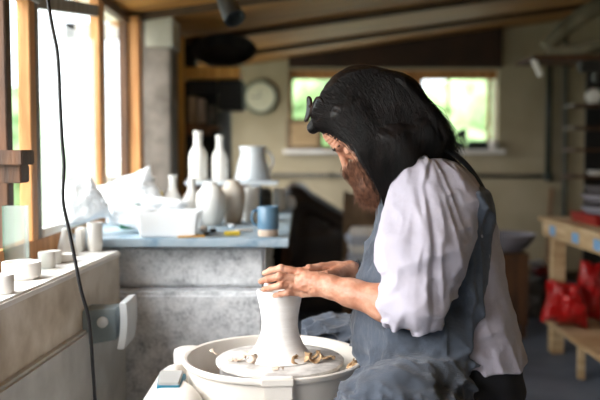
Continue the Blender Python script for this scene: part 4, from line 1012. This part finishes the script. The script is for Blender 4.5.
# ---- apron
g = Fld(axisgrid([(.0, .0042), (.56,)]), axisgrid([(1.66, .0048), (2.60,)]), axisgrid([(.36, .0046), (1.08,)]))
rows = [(180, 400, 474, .170), (190, 386, 483, .186), (215, 380, 493, .190), (240, 370, 499, .186), (270, 362, 503, .184), (300, 357, 506, .186), (325, 354, 509, .192), (342, 357, 512, .196), (358, 364, 504, .195), (380, 366, 500, .2), (410, 360, 480, .2), (440, 360, 460, .19)]
g.loft([(PZ(y, 2.1), PX(a, 2.1), PX(c, 2.1), 2.1, w) for y, a, c, w in rows], .01, 2.2)
bd = [(330, 300), (348, 300), (352, 268), (362, 240), (374, 214), (384, 198), (395, 200), (402, 222), (414, 250), (435, 262), (455, 244), (468, 230), (478, 214), (483, 198), (485, 206), (487, 224), (487, 250), (483, 283), (475, 318), (462, 352), (448, 382), (442, 402), (436, 460), (330, 460)]
g.poly([(PX(x, 1.94), PZ(y, 1.94)) for x, y in bd], .006)
# lap over the two thighs
g.cap(hN+(-.05, 0, .03), kN+(0.01, .0, .0), .105, .105, .035); g.cap(hF+(-.05, 0, .03), kF+(0, 0, -.01), .105, .094, .035)
g.cap(kN+(.02, -.01, 0), kN+(.03, -.02, -.16), .10, .09, .04); g.cap(kF+(.03, 0, 0), kF+(.04, 0, -.14), .09, .08, .04)
g.ell(((kN+hF)/2)+(.08, .02, -.03), (.13, .16, .06), k=.05)
# keep clear of the splash pan and of the open side
sl, X, Y, Z = g.sub((-9, -9, -9), (9, 9, 9))
R_ = np.sqrt((X-WC[0])**2+(Y-WC[1])**2)
pan = np.where(Z < RZ+.006, R_-.243, np.maximum(R_-.243, RZ+.006-Z))+0*Z
g.put(sl, ((.244-R_)-np.maximum(Z-RZ-.006, 0)*2.5).astype(np.float32), .012, 'and')
bx_ = np.interp(Z.ravel(), [.3, PZ(402, 2.0), PZ(352, 2.0), PZ(318, 2.0), 1.2], [PX(436, 2), PX(444, 2.0), PX(467, 2.0), PX(484, 2.0), .6])[None, None, :]
g.put(sl, (X-bx_+0*Y).astype(np.float32), .01, 'and')
def afold(x, y, z):
    side = np.clip((x-.24)/.1, 0, 1)
    lap = np.clip((.70-z)/.07, 0, 1)
    bib = ridge(noise(x*26+y*20, y*10, z*3.5+x*3))**2
    dg = ridge(noise((x*.8+z*.55)*15, y*8, (z-x)*4+3))**1.6
    d2 = ridge(noise(x*13+z*21+1.3*y, y*17, z*26-x*11))**1.4
    d3 = ridge(noise(x*26, y*26, z*34+x*12))**1.5
    return .006-.006*np.clip((z-.95)/.05, 0, 1)-.010*bib*(1-lap)-.020*dg*(.35+.65*side)*(1-.5*lap)-lap*(.040*d2+.016*d3-.022)+.0016*(noise(x*80, y*80, z*80)-.5)
g.near(afold, .06)
V, Q = g.mesh()
raw('apron', (V, Q), 'apron', BASE, pot.o)
# apron straps
stp = smoothpts([P(438, 148, 2.02), P(452, 155, 2.03), P(466, 167, 2.04), P(478, 184, 2.04), P(487, 203, 2.02), P(490, 216, 2.0), P(489, 230, 1.97)], 30)+np.array((.003, -.003, .003))
pot.part('apron_strap', ribbon(stp, [(.75-.2*i/30, -.5, .5) for i in range(30)], .018, .006), 'strap', True)
pot.part('apron_strap', ribbon(stp*(1, -1, 1)+(0, 4.22, 0), [(.75, .5, .5)]*30, .022, .004), 'strap', True)
# wrist band
pot.part('wristband', ring(wF+(eF-wF)*.06, dF, .0265, .0045, 3, 30), 'strap', True)
# ---- hair
h = Fld(axisgrid([(-.02, .0035), (.47,)]), axisgrid([(1.88, .004), (2.30,)]), axisgrid([(.98, .0035), (1.37,)]))
h.ell(H(-.022, .044), (.108, .094, .090), AX, .01)
h.ell(P(391, 107, 2.09), (.085, .105, .085), k=.03); h.ell(P(413, 130, 2.09), (.078, .115, .070), k=.03); h.ell(P(418, 144, 2.08), (.058, .115, .045), k=.03)
h.cap(P(333, 106, 2.06), P(325, 118, 2.07), .030, .024, .02); h.cap(P(321, 119, 2.05), P(313, 128, 2.06), .020, .012, .012); h.cap(P(321, 119, 2.12), P(313, 128, 2.12), .020, .012, .012)
for s, Y0 in ((-1, 1), (1, -1)):
    yy = lambda d: d if s < 0 else 4.18-d
    pt = lambda x, y, d: np.array((P(x, y, d)[0], yy(d), P(x, y, d)[2]))
    h.cap(pt(352, 112, 2.015), pt(374, 146, 1.995), .036, .040, .025)
    h.cap(pt(374, 146, 1.995), pt(389, 176, 1.985), .042, .034, .02); h.cap(pt(389, 176, 1.985), pt(387, 203, 1.99), .032, .008, .015)
    h.cap(pt(395, 140, 1.985), pt(405, 165, 1.96), .045, .028, .03)
    h.cap(pt(422, 132, 2.0), pt(436, 144, 1.99), .042, .014, .03)
    h.cap(pt(340, 114, 2.005), pt(350, 128, 2.005), .022, .014, .015)
# keep the face open
h.cap(H(.085, .0, 0), H(.085, -.12, 0), .055, .07, .01, 'cut')
def hgroove(x, y, z):
    dx = x-.03; dz = 1.34-z
    a = np.arctan2(dz, dx+.10); 
    return .001-.004*ridge(noise(a*26+3*noise(x*8, y*8, z*8), y*50, np.hypot(dx, dz)*5))-.002*ridge(noise(a*50, y*90, z*12))
h.near(hgroove, .03)
hv, hq = h.mesh()
ho = raw('hair', (hv, hq), 'hair', BASE, pot.o)
def lift(field, x, z, near=True, off=.003):
    """surface depth of the field at (x,z)"""
    i = np.clip(np.searchsorted(field.xs, x), 0, len(field.xs)-1); k = np.clip(np.searchsorted(field.zs, z), 0, len(field.zs)-1)
    colF = field.F[i, :, k] < 0
    hit = colF.any(1)
    j = colF.argmax(1) if near else colF.shape[1]-1-colF[:, ::-1].argmax(1)
    return field.ys[j], hit
def strands(field, n, fn, near, r, K=16, jit=.006, ymid=2.09):
    out = []
    for _ in range(n):
        p2 = fn()
        s = np.linspace(0, 1, K)[:, None]
        c = (1-s)**3*p2[0]+3*(1-s)**2*s*p2[1]+3*(1-s)*s*s*p2[2]+s**3*p2[3]
        y, hit = lift(field, c[:, 0], c[:, 1], near)
        last = ymid
        yy = np.zeros(K)
        idx = np.nonzero(hit)[0]
        if len(idx) == 0: continue
        yy = np.interp(np.arange(K), idx, y[idx])
        yy = np.convolve(np.pad(yy, 2, 'edge'), np.ones(5)/5, 'valid')
        yy += (-1 if near else 1)*(.001+RS.rand()*jit)
        out.append(np.stack([c[:, 0]+RS.normal(0, .0006, K), yy, c[:, 1]], 1))
    return np.array(out)
def q2(x, y): p_ = P(x, y, 2.05); return np.array((p_[0], p_[2]))
def hfn():
    t_ = RS.rand()**.9
    top = np.array([(309, 116), (322, 92), (345, 74), (372, 68), (398, 74), (420, 92), (436, 114)])
    u = t_*5.99; i = int(u); w = u-i; st = top[i]*(1-w)+top[i+1]*w
    st = st+RS.rand()*np.array((6, 16))
    e = RS.rand()
    ends = np.array([(352, 134), (372, 165), (388, 205), (398, 176), (418, 162), (440, 158), (450, 148)])
    u = min(5.99, max(0, (t_*.75+.3*e)*6)); i = int(u); w = u-i; en = ends[i]*(1-w)+ends[i+1]*w+RS.normal(0, 4, 2)
    m1 = st+(en-st)*.3+np.array((14*(1-t_)+3, -10))+RS.normal(0, 4, 2)
    m2 = st+(en-st)*.7+np.array((8, -4))+RS.normal(0, 6, 2)
    return [q2(*p_) for p_ in (st, m1, m2, en)]
def wfn():   # loose curls on the back outline
    t_ = RS.rand()
    a = np.array((392+50*t_, 80+60*t_**1.3)); en = a+np.array((22+RS.rand()*12, 26+RS.rand()*22))*RS.uniform(.5, 1)
    en[0] = min(en[0], 458)
    return [q2(*p_) for p_ in (a, a+(8+RS.normal(0, 4), 4), en+(RS.normal(0, 6), -12), en)]
S1 = strands(h, 6500, hfn, True, .0006); S2 = strands(h, 1200, hfn, False, .0006); S3 = strands(h, 700, wfn, True, .0005, jit=.05)
raw('hair_strands', strandmesh(np.concatenate([S1, S2, S3]), .0007), 'hair', BASE, ho); 
# ---- beard
bd_ = Fld(axisgrid([(.05, .003), (.34,)]), axisgrid([(1.98, .0035), (2.20,)]), axisgrid([(.99, .003), (1.16,)]))
bd_.cap(H(.092, -.044, -.022), H(.092, -.044, .022), .0105, None, .01)
for s in (-1, 1):
    bd_.cap(H(.075, -.075, .03*s), H(.025, -.06, .052*s), .022, .018, .02)
    bd_.cap(H(.095, -.045, .018*s), H(.080, -.085, .030*s), .011, .018, .012)
bd_.ell(H(.076, -.092), (.028, .028, .042), AX, .02); bd_.cap(P(365, 186, 2.09), P(373, 199, 2.09), .024, .014, .02); bd_.cap(P(374, 186, 2.09), P(383, 200, 2.09), .034, .02, .02)
bd_.cap(H(.104, -.060, -.01), H(.104, -.060, .01), .005, None, .003, 'cut')
bd_.near(lambda x, y, z: .004-.008*ridge(noise(x*60+z*25, y*70, z*16)), .03)
bo = raw('beard', bd_.mesh(), 'beard', BASE, pot.o)
def bfn():
    a = np.array([(347, 170), (352, 166), (358, 170), (362, 178), (372, 176), (380, 182)])[RS.randint(6)]+RS.normal(0, 3, 2)
    en = a+np.array((RS.uniform(0, 14), RS.uniform(14, 34)))
    return [q2(*p_) for p_ in (a, a+(RS.normal(0, 3), 8), en+(RS.normal(0, 3), -8), en)]
raw('beard_strands', strandmesh(np.concatenate([strands(bd_, 2600, bfn, True, .0004, 10, .010), strands(bd_, 700, bfn, False, .0004, 10, .008)]), .0007), 'beardlight', BASE, bo)
# eyebrows
for s in (-1, 1):
    pot.part('eyebrow', tube([H(.0955, .030, .010*s), H(.0965, .035, .022*s), H(.0925, .036, .034*s), H(.082, .031, .045*s)], [.003, .004, .0035, .0015], 6), 'hair', True)
# sunglasses pushed up on the head (worn, but a thing of their own)
sg = Thing('sunglasses', P(315, 118, 2.09), 'dark tortoiseshell sunglasses pushed up on the forehead hair', 'sunglasses')
def lensv(s, inner):
    c = P(316, 110, 2.040) if s > 0 else P(307.5, 109, 2.118); n_ = np.array((-.93, -.30, .12)); n_ /= np.linalg.norm(n_); sd_ = np.cross(n_, (0, 0, 1.)); sd_ /= -np.linalg.norm(sd_); up = np.cross(n_, sd_); up *= np.sign(up[2]); sd_ *= -np.sign(sd_[1])
    pts = [c+sd_*(.029*math.cos(a))*(1)+up*(.030*math.sin(a)*(1+.12*math.cos(a)*s))-n_*.010*(math.cos(a)*s > 0)*math.cos(a)**2 for a in np.linspace(0, 2*math.pi, 28, endpoint=False)]
    return pts, c, n_
for s in (-1, 1):
    pts, c, n_ = lensv(s, 0)
    sg.part('frame_rim', tube(pts, .0036, 6, True), 'frame', True)
    V = np.array(list(np.array(pts)+n_*.0008)+[c+n_*.003]+list(np.array(pts)-n_*.0008)+[c+n_*.001]); k = len(pts)
    F = [[i, (i+1) % k, k] for i in range(k)]+[[k+1+(i+1) % k, k+1+i, 2*k+1] for i in range(k)]
    sg.part('lens', (V, F), 'lens', True)
    tp = pts[0] if s > 0 else pts[14]
    sg.part('temple_arm', tube(smoothpts([tp, tp+np.array((.02, -.006*s, .004)), P(340, 110, 2.0 if s > 0 else 2.185), P(358, 116, 1.995 if s > 0 else 2.19)], 14), [.0032]*14, 6), 'frame', True)
sg.part('bridge', tube([P(309.5, 107, 2.093), P(310, 105, 2.083), P(313, 107, 2.066)], .0025, 6), 'frame', True)
# stool
t = Thing('wooden_stool', (.47, 2.1, 0), 'round wooden stool under the seated potter', 'stool')
t.part('seat', lathe([(0, .41), (.15, .41), (.16, .42), (.16, .445), (.15, .452), (0, .452)], (.42, 2.1, 0), 40), 'chairwood', 'auto')
for a in range(4):
    A = a*math.pi/2+.78; t.part('leg', tube([(.42+.11*math.cos(A), 2.1+.11*math.sin(A), .41), (.42+.17*math.cos(A), 2.1+.17*math.sin(A), 0)], .015, 10), 'chairwood', True)

# ---------------------------------------------------------------- light and camera
w = bpy.data.worlds.new('World'); SC.world = w; w.use_nodes = True
nt = w.node_tree; bg = nt.nodes['Background']
tc = nt.nodes.new('ShaderNodeTexCoord'); sp = nt.nodes.new('ShaderNodeSeparateXYZ'); cr = nt.nodes.new('ShaderNodeValToRGB')
nt.links.new(tc.outputs['Generated'], sp.inputs[0]); nt.links.new(sp.outputs['Z'], cr.inputs['Fac']); nt.links.new(cr.outputs['Color'], bg.inputs['Color'])
e = cr.color_ramp.elements; e[0].position = 0; e[0].color = (.85, .90, .93, 1); e[1].position = .6; e[1].color = (.72, .84, 1, 1)
bg.inputs['Strength'].default_value = 2.4
def sun(name, d, energy, ang, colr):
    l = bpy.data.lights.new(name, 'SUN'); l.energy = energy; l.angle = R(ang); l.color = colr
    o = bpy.data.objects.new(name, l); COL.objects.link(o); o.rotation_euler = Vector(d).to_track_quat('-Z', 'Y').to_euler(); o.location = (-3, -2, 4)
sun('overcast_daylight', (.74, .46, -.42), 5.5, 60, (1, .97, .94))
sun('sill_fill_sun', (.55, .30, -.78), 5.0, 60, (1, .98, .97))  # second sun lamp, added to whiten the sill and things by the windows
cam = bpy.data.cameras.new('Camera'); co = bpy.data.objects.new('Camera', cam); COL.objects.link(co); SC.camera = co
cam.sensor_width = 36; cam.lens = 833/600*36; cam.clip_start = .05; cam.clip_end = 200
co.location = (0, 0, CZ); co.rotation_euler = (R(90)-PITCH, 0, 0)
cam.dof.use_dof = True; cam.dof.focus_distance = 2.05; cam.dof.aperture_fstop = 2.0
SC.view_settings.view_transform = 'Standard'; SC.view_settings.look = 'None'; SC.view_settings.exposure = .6; SC.view_settings.gamma = 1
SC.view_settings.use_curve_mapping = False
SC.cycles.use_denoising = True
SC.cycles.max_bounces = 8
